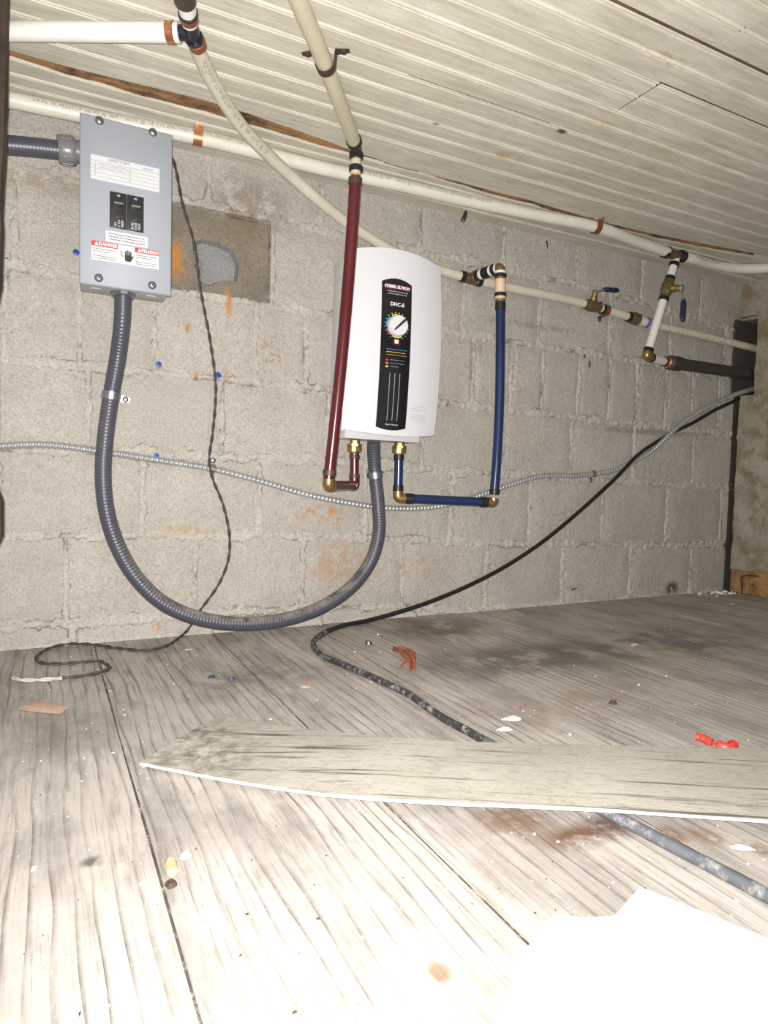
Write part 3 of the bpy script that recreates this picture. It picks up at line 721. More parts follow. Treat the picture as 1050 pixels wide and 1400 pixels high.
lk = P(168, 401, .078); MB().cyl((lk.x, -.078, bz0 + .004), (lk.x, -.078, bz0 - .005), .0215, 12).build('locknut', M_STEEL, box, 25)

# ================================================================== CONDUITS
def ribbed(mb, path, r, pitch, amp, n=20, helical=False, sharp=1.0):
    L = [0]
    for i in range(1, len(path)): L.append(L[-1] + (path[i] - path[i - 1]).length)
    def rad(i, th):
        ph = 2 * math.pi * L[i] / pitch + (th if helical else 0); c = .5 + .5 * math.cos(ph)
        return r + amp * (c ** sharp)
    return mb.tube(path, rad, n)
CP = smooth_path([P(168.5, 400, .078), P(167, 440, .066), P(161, 490, .042), P(152, 541, .030), P(144, 600, .036), P(141, 650, .038), P(146, 700, .038), P(160, 745, .038), P(184, 787, .042), P(222, 824, .048), P(270, 845, .052),
                  P(330, 853, .055), P(390, 847, .055), P(440, 830, .052), P(483, 800, .046), P(508, 765, .04), P(518, 728, .040), P(517, 690, .038), P(513, 650, .032), P(511, 622, .040), P(511, 604, .05)], .0013)
cond = empty('flexible_conduit', P(330, 866, .05), 'thick grey ribbed conduit looping from breaker box down and up to heater', 'conduit')
k1 = int(len(CP) * .14)
ribbed(MB(), CP[:k1 + 1], .0142, .0062, .0006).build('conduit_hose', M_CONDUIT, cond, 60)
ribbed(MB(), CP[k1:], .0142, .0062, .0006).build('conduit_hose', M_CONDUIT2, cond, 60)
a = CP[0]
LP_ = smooth_path([P(-90, 190, .076), P(-20, 196, .076), P(40, 201, .076), P(86, 206, .076)], .0013)
cl = empty('conduit_run', LP_[0], 'grey conduit with big fitting entering the left side of breaker box', 'conduit')
ribbed(MB(), LP_, .0150, .005, .0003).build('conduit_hose', M_CONDUIT, cl, 60)
e1 = P(79, 204, .076); e2 = P(110, 208, .076); d = (e2 - e1).normalized()
MB().lathe(e1, d, [(0, .0150), (0, .0215), (.003, .0232), (.018, .0236), (.024, .0232), (.0265, .0215), (.0265, .018), (.036, .018), (.036, .001)], 28).build('fitting', M_FITTING, cl, 40)
mb = MB()
for k in range(10):
    a = 2 * math.pi * k / 10; u = d.orthogonal().normalized(); w = d.cross(u); o = e1 + (u * math.cos(a) + w * math.sin(a)) * .0238
    mb.tube([o + d * .005, o + d * .021], .0012, 6)
mb.build('grip_rib', M_FITTING, cl)
def near(path, q): return min(range(len(path)), key=lambda i: (path[i] - q).length)
for (q, lb) in ((P(152, 541, .030), 'shiny steel conduit strap with screw below breaker box'), (P(513, 649, .032), 'shiny steel conduit strap with screw below the water heater')):
    i = near(CP, q); t = (CP[i - 3] - CP[i + 3]); 
    strap('conduit_strap', CP[i], t, (0, 1, 0), .0155, -CP[i].y - .002, .014, (1,) if (t.normalized().cross(Vector((0, 1, 0)))).x > 0 else (-1,), M_STEEL, lb, 'strap', 'steel conduit straps', tablen=.020)

# armoured cable
AC = smooth_path([P(-60, 614, .012), P(0, 610, .012), P(60, 608, .012), P(150, 619, .012), P(215, 629, .012), P(290, 641, .012), P(350, 656, .012), P(420, 676, .012), P(480, 688, .012), P(540, 695, .012), P(600, 692, .012),
                  P(650, 679, .012), P(700, 662, .012), P(740, 651, .012), P(790, 650, .012), P(830, 645, .012), P(846, 641, .013), P(868, 630, .016), P(889, 618, .020), P(903, 606, .025), P(916, 593, .028), P(933, 578, .027), P(955, 563, .026), P(980, 550, .026), P(1008, 538, .026), P(1032, 531, .026), P(1046, 527, .026)], .00095)
arm = ribbed(MB(), AC, .0050, .0092, .0022, 12, True, .7).build('armored_cable', M_ARMOR, None, 60)
tag(arm, 'silver metal armored cable sagging along the block wall', 'cable')
for (px, py, lb) in ((291, 640, 'small steel cable clip with bolt beside twisted wire'), (811, 650, 'small steel cable clip with bolt beside black cable')):
    q = P(px, py, .012); i = near(AC, q); t = AC[i - 3] - AC[i + 3]; up = (py == 640); b = t.normalized().cross(Vector((0, 1, 0)))
    sg = 1 if (b.z > 0) == up else -1
    strap('cable_clip', AC[i], t, (0, 1, 0), .0078, .010, .009, (sg,), M_STEEL, lb, 'clip', tablen=.016)
# blue wall anchors
for (px, py, r_, lb) in ((217, 498, .0052, 'blue plastic wall anchor right of grey conduit, beneath breaker box'), (298, 513, .0062, 'blue plastic wall anchor touching the twisted wire'),
                     (214, 623, .005, 'blue plastic wall anchor just above the armored cable'), (104, 345, .0056, 'blue plastic wall anchor half hidden by left edge of breaker box')):
    c = P(px, py, .003)
    an = empty('wall_anchor', c, lb, 'anchor', 'blue wall anchors')
    MB().lathe(c + Vector((0, .006, 0)), (0, -1, 0), [(0, r_ * .7), (.005, r_ * .7), (.006, r_), (.0072, r_), (.008, r_ * .8), (.008, r_ * .42), (.004, r_ * .38), (.004, .0001)], 18).build('collar', M_BLUEPLASTIC, an)
    MB().cyl(c + Vector((0, .004, 0)), c + Vector((0, -.0005, 0)), r_ * .38, 12).build('hole', M_NAVY, an)

# ================================================================== WATER HEATER
HC = P(543, 470, .10); HC = Vector((HC.x, 0, HC.z)); ROLL = math.radians(-.7); CR, SR = math.cos(ROLL), math.sin(ROLL)
def hp(u, d, z):   # heater-local (right, out of the wall, up) -> world, with the slight lean it hangs at
    return Vector((HC.x + u * CR - z * SR, -d, HC.z + u * SR + z * CR))
HWD, HHT = .1135, .189
heater = empty('water_heater', Vector((HC.x, 0, HC.z - HHT - .015)), 'white tankless electric water heater with black control strip and dial', 'water heater')
def fd(u, z): return .112 - .022 * (u / HWD) ** 2 - .010 * (z / HHT) ** 2
def etop(u): return HHT + .004 - .014 * (u / HWD) ** 2
def ebot(u): return -HHT - .004 + .010 * (u / HWD) ** 2
def halfw(v): return HWD - .004 * (2 * v - 1) ** 2 + .002 * (1 - v)
mb = MB(); nu, nv = 36, 30; vs_ = []
for j in range(nv + 1):
    for i in range(nu + 1):
        s, v = -1 + 2 * i / nu, j / nv; u = s * halfw(v); z = ebot(u) + (etop(u) - ebot(u)) * v; vs_.append(hp(u, fd(u, z), z))
fs = [(j * (nu + 1) + i, j * (nu + 1) + i + 1, (j + 1) * (nu + 1) + i + 1, (j + 1) * (nu + 1) + i) for j in range(nv) for i in range(nu)]
rim = [i for i in range(nu + 1)] + [j * (nu + 1) + nu for j in range(1, nv + 1)] + [nv * (nu + 1) + i for i in range(nu - 1, -1, -1)] + [j * (nu + 1) for j in range(nv - 1, 0, -1)]
mb.add(vs_, fs); n0 = len(mb.v); sc_ = .992
for depth, f_ in ((None, 1.0), (.060, .985)):
    for k in rim:
        q = mb.v[k]; dx = q - Vector((HC.x, q.y, HC.z))
        mb.v.append(Vector((HC.x + dx.x * (f_ if depth else 1.004), q.y + .0025 if depth is None else -depth, HC.z + dx.z * (f_ if depth else 1.002))))
R_ = len(rim)
mb.f += [(rim[k], rim[(k + 1) % R_], n0 + (k + 1) % R_, n0 + k) for k in range(R_)] + [(n0 + k, n0 + (k + 1) % R_, n0 + R_ + (k + 1) % R_, n0 + R_ + k) for k in range(R_)]
mb.build('front_cover', M_HEATER, heater, 50)
def hbox(u0, u1, d0, d1, z0, z1, mat, name, parent=heater, bev=.0):
    M = Matrix.Rotation(-ROLL, 3, 'Y'); c = hp((u0 + u1) / 2, (d0 + d1) / 2, (z0 + z1) / 2)
    return MB().box(c, (abs(u1 - u0), abs(d1 - d0), abs(z1 - z0)), bev, M).build(name, mat, parent)
hbox(-.108, .108, .0, .066, -HHT + .002, HHT - .018, M_HEATERBASE, 'back_housing', bev=.003)
hbox(-.100, .080, .004, .072, -HHT - .013, -HHT + .012, M_HEATERBASE, 'lower_housing', bev=.002)
SX = -.009
def onface(mb, V, Fc, x, z, eps, sx=None):
    x += SX if sx is None else sx
    return mb.add([hp(x + v.x, fd(x + v.x, z + v.y) + eps, z + v.y) for v in V], Fc)
# control strip with arched ends
SW, ZT, ZB = .0345, .122, -.180
mb = MB(); nu, nv = 16, 60; vs_ = []
for j in range(nv + 1):
    for i in range(nu + 1):
        s = -1 + 2 * i / nu; u = SX + SW * s; zt = ZT + .009 * (1 - s * s); zb = ZB - .006 * (1 - s * s) + .004; z = zb + (zt - zb) * j / nv; vs_.append(hp(u, fd(u, z) + .0012, z))
mb.add(vs_, [(j * (nu + 1) + i, j * (nu + 1) + i + 1, (j + 1) * (nu + 1) + i + 1, (j + 1) * (nu + 1) + i) for j in range(nv) for i in range(nu)])
n0 = len(mb.v); rim = [i for i in range(nu + 1)] + [j * (nu + 1) + nu for j in range(1, nv + 1)] + [nv * (nu + 1) + i for i in range(nu - 1, -1, -1)] + [j * (nu + 1) for j in range(nv - 1, 0, -1)]
mb.v += [mb.v[k] + Vector((0, .004, 0)) for k in rim]; R_ = len(rim); mb.f += [(rim[k], rim[(k + 1) % R_], n0 + (k + 1) % R_, n0 + k) for k in range(R_)]
strip = mb.build('control_strip', M_GLOSSBLACK, heater, 40)
def rectgrid(w, h, n=8): return [Vector((-w / 2 + w * i / n, y, 0)) for y in (-h / 2, h / 2) for i in range(n + 1)], [(i, i + 1, i + n + 2, i + n + 1) for i in range(n)]
def face_rect(x, z, w, h, eps, mat, name): V, Fc = rectgrid(w, h); return onface(MB(), V, Fc, x, z, eps).build(name, mat, strip, 0)
def face_text(t, x, z, size, mat, eps=.0021, bold=0, align='CENTER'): V, Fc = text_geo(t, size, align, bold); return onface(MB(), V, Fc, x, z, eps).build('lettering', mat, strip, 0)
face_rect(0, .113, .056, .0105, .0017, M_MAROON, 'name_plate'); face_text('STIEBEL ELTRON', 0, .113, .0078, M_WHITEINK, bold=.0003)
face_text('Tankless electric water heater with', 0, .1035, .0034, M_WHITEINK); face_text('electronic temperature control', 0, .0985, .0034, M_WHITEINK)
face_text('DHC-E', 0, .077, .0108, M_WHITEINK, bold=.00025)
kz = .033
kc = hp(SX, fd(SX, kz) + .001, kz)
knob = MB().lathe(kc, (0, -1, 0), [(0, .0222), (.006, .0220), (.010, .0212), (.0125, .0195), (.013, .0001)], 40).build('dial_knob', M_HEATER, strip, 35)
a = math.radians(43); dd = Vector((math.cos(a), 0, math.sin(a))); ee = Vector((-dd.z, 0, dd.x)); kq = kc + Vector((0, -.0131, 0))
MB().prism([kq - dd * .0185, kq - dd * .012 - ee * .0018, kq + dd * .017 - ee * .0028, kq + dd * .0195, kq + dd * .017 + ee * .0028, kq - dd * .012 + ee * .0018], (0, -1, 0), -.001, .0012).build('pointer', M_BLACKINK, knob, 0)
for k in range(18):
    a = math.radians(-60 + 300 * k / 17); x, z = -.0285 * math.cos(a + math.pi * .5 - .52) , kz + .0285 * math.sin(a + .0)
    ang = math.radians(240 - 300 * k / 17); x = .0272 * math.cos(ang); z = kz + .0272 * math.sin(ang)
    face_rect(x, z, .0022, .0022, .0019, M_CYAN if k < 6 else M_YEL if k < 11 else M_ORANGE if k in (12, 13) else M_GREYTXT, 'dial_mark')
mb = MB()   # coloured arcs around the dial
for (a0, a1, mt_, nm) in ((135, 185, M_CYAN, 'blue_arc'), (195, 235, M_REDLABEL, 'red_arc'), (60, 120, M_YEL, 'green_arc'), (245, 300, M_YEL, 'green_arc')):
    V = []; nn = 10
    for i in range(nn + 1):
        a = math.radians(a0 + (a1 - a0) * i / nn)
        for r_ in (.0225, .0245): V.append(Vector((r_ * math.cos(a), r_ * math.sin(a), 0)))
    onface(MB(), V, [(2 * i, 2 * i + 1, 2 * i + 3, 2 * i + 2) for i in range(nn)], 0, kz, .0019).build(nm, mt_, strip, 0)
face_rect(0, .0015, .017, .0165, .0017, M_MAROON, 'lamp_frame'); face_rect(0, .0015, .0155, .015, .0019, M_GLOSSBLACK, 'lamp_window'); face_rect(0, .001, .0085, .0075, .0022, M_LED, 'lamp')
for k, mt_ in enumerate((M_CYAN, M_YEL, M_ORANGE)):
    mb = MB(); z = -.0155 - k * .0058; x = -.0215
    while x < .022:
        w = random.uniform(.001, .0045); V, Fc = rectgrid(w, .0012, 1); onface(mb, V, Fc, x + w / 2, z, .0019); x += w + .0011
    mb.build('fine_print', mt_, strip, 0)
for k in range(3):
    z = -.038 - k * .0068; face_rect(-.0195, z, .005, .0035, .0019, (M_REDLABEL, M_ORANGE, M_YEL)[k], 'legend_mark')
    mb = MB(); x = -.0125
    while x < (.020, .020, .006)[k]:
        w = random.uniform(.001, .004); V, Fc = rectgrid(w, .001, 1); onface(mb, V, Fc, x + w / 2, z + .0008, .0019); x += w + .001
    mb.build('fine_print', M_GREYTXT, strip, 0)
for k in range(3):
    mb = MB(); vs_ = []; x = SX - .0115 + k * .0115
    for i in range(13): z = -.064 - .098 * i / 12; vs_ += [hp(x - .0008, fd(x, z) + .0019, z), hp(x + .0008, fd(x, z) + .0019, z), hp(x, fd(x, z) + .0028, z)]
    mb.add(vs_, [(3 * i + a, 3 * i + b, 3 * i + 3 + b, 3 * i + 3 + a) for i in range(12) for a, b in ((0, 2), (2, 1))]); mb.build('silver_line', M_SILVER, strip, 0)
face_text('Made in Germany', 0, -.170, .0042, M_WHITEINK)
mb = MB()
for k in (0, 1, 2, 4, 5, 6, 7):
    z = -.128 - k * .0042; x = .046
    while x < .086 - (.016 if k == 2 else 0):
        w = random.uniform(.0012, .0045); V, Fc = rectgrid(w, .0008, 1); onface(mb, V, Fc, x + w / 2, z, .0004); x += w + .001
mb.build('fine_print', M_GREYTXT, heater, 0)

# ================================================================== PIPES
def ringon(a, d, w, r, mat, parent, name='crimp_ring'):
    a = Vector(a); d = Vector(d).normalized() * w / 2; return MB().cyl(a - d, a + d, r, 20, .0008).build(name, mat, parent)
def piece(pts, r, mat, parent, name='pipe', n=18): return MB().tube([Vector(p) for p in pts], r, n).build(name, mat, parent, 50)
def elbow(p0, c, p1, r, mat, parent, name='elbow'):
    return MB().tube(fillet([p0, c, p1], .9 * min((Vector(p0) - Vector(c)).length, (Vector(p1) - Vector(c)).length), 8), r, 18).build(name, mat, parent, 50)
def along(a, b, d): a = Vector(a); b = Vector(b); return a + (b - a).normalized() * d
def pipe_text(path, body, s0, size, r, parent, theta=0.0, flip=False):
    L = [0]
    for i in range(1, len(path)): L.append(L[-1] + (path[i] - path[i - 1]).length)
    V, Fc = text_geo(body, size, 'LEFT'); mb = MB(); out = []
    for v in V:
        s = s0 + v.x; i = 0
        import bisect
        i = min(max(bisect.bisect(L, s) - 1, 0), len(path) - 2); f = (s - L[i]) / (L[i + 1] - L[i]); p = path[i].lerp(path[i + 1], f); t = (path[i + 1] - path[i]).normalized()
        nrm = CAM - p; nrm = (nrm - t * nrm.dot(t)).normalized(); b = nrm.cross(t) * (-1 if flip else 1); th = theta + v.y / r
        out.append(p + (nrm * math.cos(th) + b * math.sin(th)) * (r + .00025))
    return mb.add(out, Fc).build('printing', M_PRINT, parent, 0)
RP = .0112
# ---- main white pipe along the ceiling
ZM = .930
mp = smooth_path([H(-120, 112, ZM), H(-40, 127, ZM), H(15, 137, ZM), H(100, 155, ZM), H(180, 171, ZM), H(267, 187, ZM), H(350, 207, ZM), H(440, 230, ZM), H(547, 253, ZM), H(627, 272, ZM), H(720, 291, ZM), H(817, 311, ZM), H(873, 331, ZM), H(912, 344.5, ZM - .002)], .012)
mp2 = smooth_path([H(931, 350.5, ZM - .002), H(945, 353.5, ZM - .002), H(976, 362, ZM), H(1010, 367, ZM), H(1040, 367, ZM), H(1070, 364, ZM), H(1100, 358, ZM)], .012)
main = empty('water_pipe', mp[0], 'long thick white water pipe strapped under ceiling along the block wall', 'pipe')
RM = .0132
piece(mp, RM, M_WHITEPIPE, main); piece(mp2, RM, M_WHITEPIPE, main)
pipe_text(mp, '3/4 IN  TC PEXSTOP 100 PSI @ 180F / 160 PSI @ 73F CTS SDR-9 NSF-PW ASTM F876/F877 CSA B137.5', .17, .0085, RM, main, .62)
pipe_text(mp, '3/4 IN 100 PSI @ 180F / 160 PSI @ 73F CTS SDR-9 NSF-PW ASTM F876/F877 CSA B137.5', .74, .0085, RM, main, .62)
pipe_text(mp2, '100 PSI @ 180F / 160 PSI @ 73F', .04, .008, RM, main, .5)
t = (mp2[1] - mp[-2]).normalized(); c = H(922, 348.5, ZM - .002)
MB().cyl(c - t * .034, c + t * .028, .0122, 18).build('tee', M_BRASSDARK, main)
ringon(H(910, 344.5, ZM - .002), t, .016, .0152, M_BLACKRING, main); ringon(H(932, 350.5, ZM - .002), t, .016, .0152, M_BLACKRING, main)
for (px, py, mt_, lb) in ((267, 186, M_COPPER, 'bright copper pipe strap beside breaker box top'), (819, 309, M_COPPERDULL, 'dull reddish copper strap on white ceiling pipe near tee')):
    i = near(mp, H(px, py, ZM)); t = mp[i + 1] - mp[i - 1]
    strap('pipe_strap', mp[i], t, (0, 0, 1), RM + .001, .0165, .016, (-1, 1), mt_, lb, 'strap', 'copper pipe straps', tablen=.016, screwmat=mt_)
# ---- drop with valve from the main tee down to the iron pipe
top = H(925, 350, ZM - .002); bot = P(884, 487, .108); dv = (bot - top).normalized()
def on_drop(py):   # point on the straight drop at image row py
    lo, hi = 0.0, 1.0
    for _ in range(40):
        mid = (lo + hi) / 2; q = top.lerp(bot, mid) - CAM; cam_y = q.dot(down) / q.dot(fwd) * F + 700
        lo, hi = (mid, hi) if cam_y < py else (lo, mid)
    return top.lerp(bot, lo)
drop = empty('drop_pipe', bot, 'short white vertical pipe with black rings dropping from ceiling tee to brass elbow', 'pipe')
piece([on_drop(354), on_drop(384)], .0108, M_BRIGHTPIPE, drop); piece([on_drop(404), on_drop(480)], .0108, M_BRIGHTPIPE, drop)
for py in (362, 381, 409, 479): ringon(on_drop(py), dv, .011, .0128, M_BLACKRING, drop)
e_in = on_drop(481); irA = P(911, 495, .075); irB = Vector((XR + .10, -.028, P(1032, 514, .03).z + .003))
hd = (irB - irA).normalized(); ec = bot
elbow(e_in, ec, along(ec, irA, .018), .0120, M_BRASS, drop)
piece([along(ec, irA, .014), irA], .0108, M_BRIGHTPIPE, drop)
ringon(along(ec, irA, .024), irA - ec, .010, .0128, M_BLACKRING, drop); ringon(along(ec, irA, (irA - ec).length - .012), irA - ec, .010, .0128, M_BLACKRING, drop)
iron = empty('iron_pipe', irA, 'black iron pipe with coupling running into the notch of the side wall', 'pipe')
MB().cyl(irA, irA + hd * .014, .0155, 20).build('adapter', M_COPPER, iron)
MB().cyl(irA + hd * .010, irA + hd * .060, .0195, 20).build('coupling', M_IRON, iron); piece([irA + hd * .055, irB], .0160, M_IRON, iron)
# ---- ball valves
def valve(name, c, t, s, lev, label, L=.085):
    """c centre, t pipe axis, s stem direction, lev lever direction"""
    t = Vector(t).normalized(); s = Vector(s); s = (s - t * s.dot(t)).normalized(); lev = Vector(lev).normalized()
    root = empty(name, c, label, 'valve')
    MB().lathe(c - t * .027, t, [(0, .001), (0, .0128), (.009, .0128), (.011, .0138), (.020, .0152), (.034, .0152), (.043, .0138), (.045, .0128), (.054, .0128), (.054, .001)], 10).build('body', M_BRASSDARK, root, 25)
    MB().lathe(c + s * .012, s, [(0, .010), (.010, .0095), (.012, .0075), (.022, .0072), (.022, .001)], 16).build('stem', M_BRASS, root)
    mb = MB(); hexnut(mb, c + s * .034, s, .0085, .006); mb.build('nut', M_STEEL, root, 20)
    a = c + s * .037; w = lev.cross(s).normalized()
    pts = [a - lev * .008, a + lev * .012, a + lev * .028 + s * .008, a + lev * L + s * .010]
    mb = MB(); vs_ = []
    for p in pts:
        for (x, y) in ((-.0065, -.0012), (.0065, -.0012), (.0065, .0012), (-.0065, .0012)): vs_.append(p + w * x + s * y)
    mb.add(vs_, [(4 * i + k, 4 * i + (k + 1) % 4, 4 * i + 4 + (k + 1) % 4, 4 * i + 4 + k) for i in range(3) for k in range(4)] + [(0, 1, 2, 3), (15, 14, 13, 12)])
    lv = mb.build('lever', M_STEEL, root, 20)
    mb = MB(); p0, p1 = pts[2], pts[3]; vs_ = []; sec = [(-.0085, -.0045), (-.005, -.0065), (.005, -.0065), (.0085, -.0045), (.0085, .0045), (.005, .0065), (-.005, .0065), (-.0085, .0045)]; NN = 6
    for i in range(NN + 1):
        f = i / NN; k = (.6, .95, 1, .92, .95, 1, .6)[i]; p = p0.lerp(p1, f)
        for (x, y) in sec: vs_.append(p + w * x * k + s * y * k)
    mb.add(vs_, [(8 * i + k, 8 * i + (k + 1) % 8, 8 * i + 8 + (k + 1) % 8, 8 * i + 8 + k) for i in range(NN) for k in range(8)] + [tuple(range(8)), tuple(NN * 8 + q for q in range(7, -1, -1))])
    mb.build('lever_grip', M_LEVER, lv, 50); return root
vc = on_drop(394)
tgt = P(915, 440, .13)
valve('shutoff_valve', vc, dv, right * .8 - fwd * .55 + down * .1, P(915, 450, .15) - P(920, 405, .15), 'brass ball valve with blue lever hanging down on white drop pipe')
# ---- wall pipe: from the black tee under the ceiling, curving to the wall and on to the right
ZT_ = .914
wp = smooth_path([H(266, 56, ZT_), H(276, 82, ZT_), H(300, 128, ZT_ - .004), H(325, 166, ZT_ - .010), H(352, 197, ZT_ - .016), P(398, 241, .118), P(436, 274, .085), P(470, 301, .055), P(505, 325, .036), P(550, 350, .026), P(607, 371, .024), P(636, 379, .024)], .012)
wpipe = empty('water_pipe', wp[-1], 'aged white water pipe curving from black tee, behind the heater and along the wall', 'pipe')
piece(wp, RP, M_WALLPIPE, wpipe)
pipe_text(wp, 'PEX 3/4 NSF ASTM F876/F877 100 PSI @ 180F 160 PSI @ 73F', .03, .0095, RP, wpipe, .15)
w2 = smooth_path([P(640, 380, .024), P(700, 394, .024), P(760, 406, .024), P(800, 415, .024)], .02)
piece(w2, RP, M_WALLPIPE, wpipe)
w3a, w3b = P(806, 416.5, .024), P(866, 435, .024); piece([w3a, w3b], RP, M_WALLPIPE, wpipe)
w4a, w4b = P(872, 437, .024), P(893, 443.5, .024); piece([w4a, w4b], RP + .0015, M_WHITEPIPE, wpipe)
w5 = [P(890, 443, .024), P(960, 459, .024), Vector((XR + .10, -.024, P(1035, 476, .024).z - .004))]
piece(smooth_path(w5, .03), RP - .0005, M_CPVC, wpipe, 'stained_pipe')
tb = P(643, 381, .024); tdir = (P(660, 385, .024) - P(630, 377, .024)).normalized()
MB().cyl(tb - tdir * .018, tb + tdir * .018, .0125, 18).build('tee', M_BRASSDARK, wpipe)
ringon(P(632, 378, .024), tdir, .012, .0132, M_BLACKRING, wpipe); ringon(P(655, 384, .024), tdir, .012, .0132, M_BLACKRING, wpipe)
ringon(P(824, 423, .024), tdir, .010, .0132, M_BLACKRING, wpipe); ringon(P(859, 433, .024), tdir, .011, .0132, M_BLACKRING, wpipe)
d = (w4b - w4a).normalized(); mb = MB(); mb.lathe(P(861, 433.5, .024), d, [(0, .001), (0, .0150), (.016, .0175), (.030, .0170), (.032, .0140), (.032, .001)], 8); mb.build('coupling', M_BRASSDARK, wpipe, 20)
ringon(P(884, 440.5, .024), d, .014, .0136, M_PURPLE, wpipe, 'primer_band')
valve('shutoff_valve', P(809, 418, .024), tdir, (-.1, -.25, 1), (P(850, 405, .05) - P(806, 398, .05)), 'brass ball valve with blue lever on top, on the wall pipe', .075)
strap('pipe_strap', P(828, 424, .024), tdir, (0, 1, 0), RP + .0015, .020, .014, (-1, 1), M_COPPERDULL, 'dull copper pipe strap with dark purple screws on the wall pipe', 'strap', screwmat=M_PURPLEDK, tablen=.014)
# ---- black tee and its other two pipes under the ceiling
tee_c = H(263, 45, ZT_); tdn = (wp[1] - wp[0]).normalized(); tl = H(0, 40, ZT_); tup = H(253, -18, ZT_); tld = (tl - tee_c).normalized()
tee = empty('pipe_tee', tee_c, 'black plastic tee with copper rings joining white pipes under ceiling', 'pipe fitting')
MB().tube([H(259, 22, ZT_), tee_c, H(266, 60, ZT_)], .0098, 16).build('body', M_BLACKPOLY, tee); MB().cyl(tee_c, tee_c + tld * .030, .0095, 16).build('branch', M_BLACKPOLY, tee)
for q in ((257, 18), (265, 52)):
    MB().cyl(H(*q, ZT_) - tdn * .003, H(*q, ZT_) + tdn * .003, .0128, 18).build('flange', M_BLACKPOLY, tee)
upd = (tup - H(259, 28, ZT_)).normalized()
up = empty('water_pipe', H(258, 26, ZT_), 'short white pipe with a copper sleeve leaving the top of photo above black tee', 'pipe')
ut = [H(259, 30, ZT_), H(254, 0, ZT_), H(248, -60, ZT_)]; piece(ut, RP, M_BRIGHTPIPE, up)
ringon(H(257.5, 22, ZT_), upd, .013, .0124, M_COPPERDULL, up); MB().cyl(H(253, 3, ZT_), H(250, -25, ZT_), .0138, 18).build('sleeve', M_BRONZE, up)
ringon(H(269, 59, ZT_), tdn, .013, .0124, M_COPPERDULL, wpipe)
lp = empty('water_pipe', tl, 'bright white straight pipe running left from the black tee', 'pipe')
le = H(-90, 41.5, ZT_); piece([tee_c + tld * .017, le], .0124, M_BRIGHTPIPE, lp); ringon(tee_c + tld * .029, tld, .011, .0138, M_COPPER, lp)
# ---- cream pipe under the ceiling, elbow and red hot pipe
ZR = .924
c0, c1 = H(392, -40, ZR), H(487, 203, ZR)
cream = empty('water_pipe', c1, 'cream pipe crossing the ceiling boards down to red pipe', 'pipe')
piece(smooth_path([c0, H(408, 1, ZR), H(446, 92, ZR), H(485, 196, ZR)], .02), .0122, M_CREAMPIPE, cream)
cdir = (c1 - c0).normalized(); OR = -c1.y
q1 = P(487, 222, OR); q2 = P(486, 236, OR); q3 = P(485, 246, OR)
elbow(c1 - cdir * .022, c1, q1 + Vector((0, 0, .004)), .0108, M_BRASSDARK, cream); ringon(H(484, 193, ZR), cdir, .010, .0142, M_BLACKRING, cream)
piece([P(487, 208, OR), P(486, 240, OR)], .0098, M_CREAMPIPE, cream)
zd = Vector((0, 0, 1))
ringon(P(487, 213, OR), zd, .011, .0128, M_BLACKRING, cream); ringon(P(486.5, 231, OR), zd, .010, .0128, M_BLACKRING, cream)
i_p = H(445, 88, ZR)
strap('pipe_strap', i_p, cdir, (0, 0, 1), .0134, .0172, .014, (-1, 1), M_BRONZE, 'dark bronze two-hole strap holding cream pipe to ceiling', 'strap', screwmat=M_BRONZE, tablen=.022)
hot = empty('hot_water_pipe', P(449, 662, OR - .01), 'dark red hot water pipe passing in front of heater, brass elbow below', 'pipe')
ra = P(486, 243, OR); rz = P(449.5, 655, OR - .02)
rpts = smooth_path([ra, P(476.5, 380, OR), P(464, 520, OR - .01), rz], .03)
piece(rpts, .0110, M_RED, hot); MB().cyl(P(486, 236, OR), P(486, 244, OR), .0085, 16).build('coupling', M_COPPER, hot)
ringon(P(485.6, 248, OR), zd, .013, .0126, M_BRONZE, hot); ringon(along(rz, ra, .012), ra - rz, .011, .0126, M_BRONZE, hot)
rc = P(449, 664, OR - .02); rout = P(484.5, 664, .062); routT = P(484.5, 618, .062)
elbow(rz, rc, along(rc, rout, .018), .0118, M_BRASS, hot)
# horizontal piece back to the heater outlet, then up
piece([along(rc, rout, .010), along(rout, rc, .006)], .0100, M_RED, hot)
ringon(along(rc, rout, .020), rout - rc, .010, .0114, M_BRONZE, hot)
elbow(along(rout, rc, .016), rout, along(rout, routT, .016), .0112, M_RED, hot); piece([along(rout, routT, .010), routT], .0096, M_RED, hot)
ringon(along(rout, routT, .020), zd, .010, .0112, M_BRONZE, hot); ringon(along(routT, rout, .010), zd, .009, .0112, M_BRONZE, hot)
def union(px, py0, py1, off, parent):
    a, b = P(px, py1, off), P(px, py0, off); mb = MB(); L = (b - a).length
    mb.lathe(a, zd, [(0, .001), (0, .0105), (L * .12, .0115), (L * .15, .0155), (L * .55, .0158), (L * .58, .0130), (L * .70, .0125)], 12)
    mb.lathe(a + zd * L * .60, zd, [(0, .0165), (L * .22, .0165), (L * .24, .0118), (L * .5, .0115), (L * .5, .001)], 8); return mb.build('union_nut', M_BRASS, parent, 25)
union(484.5, 604, 620, .062, hot)
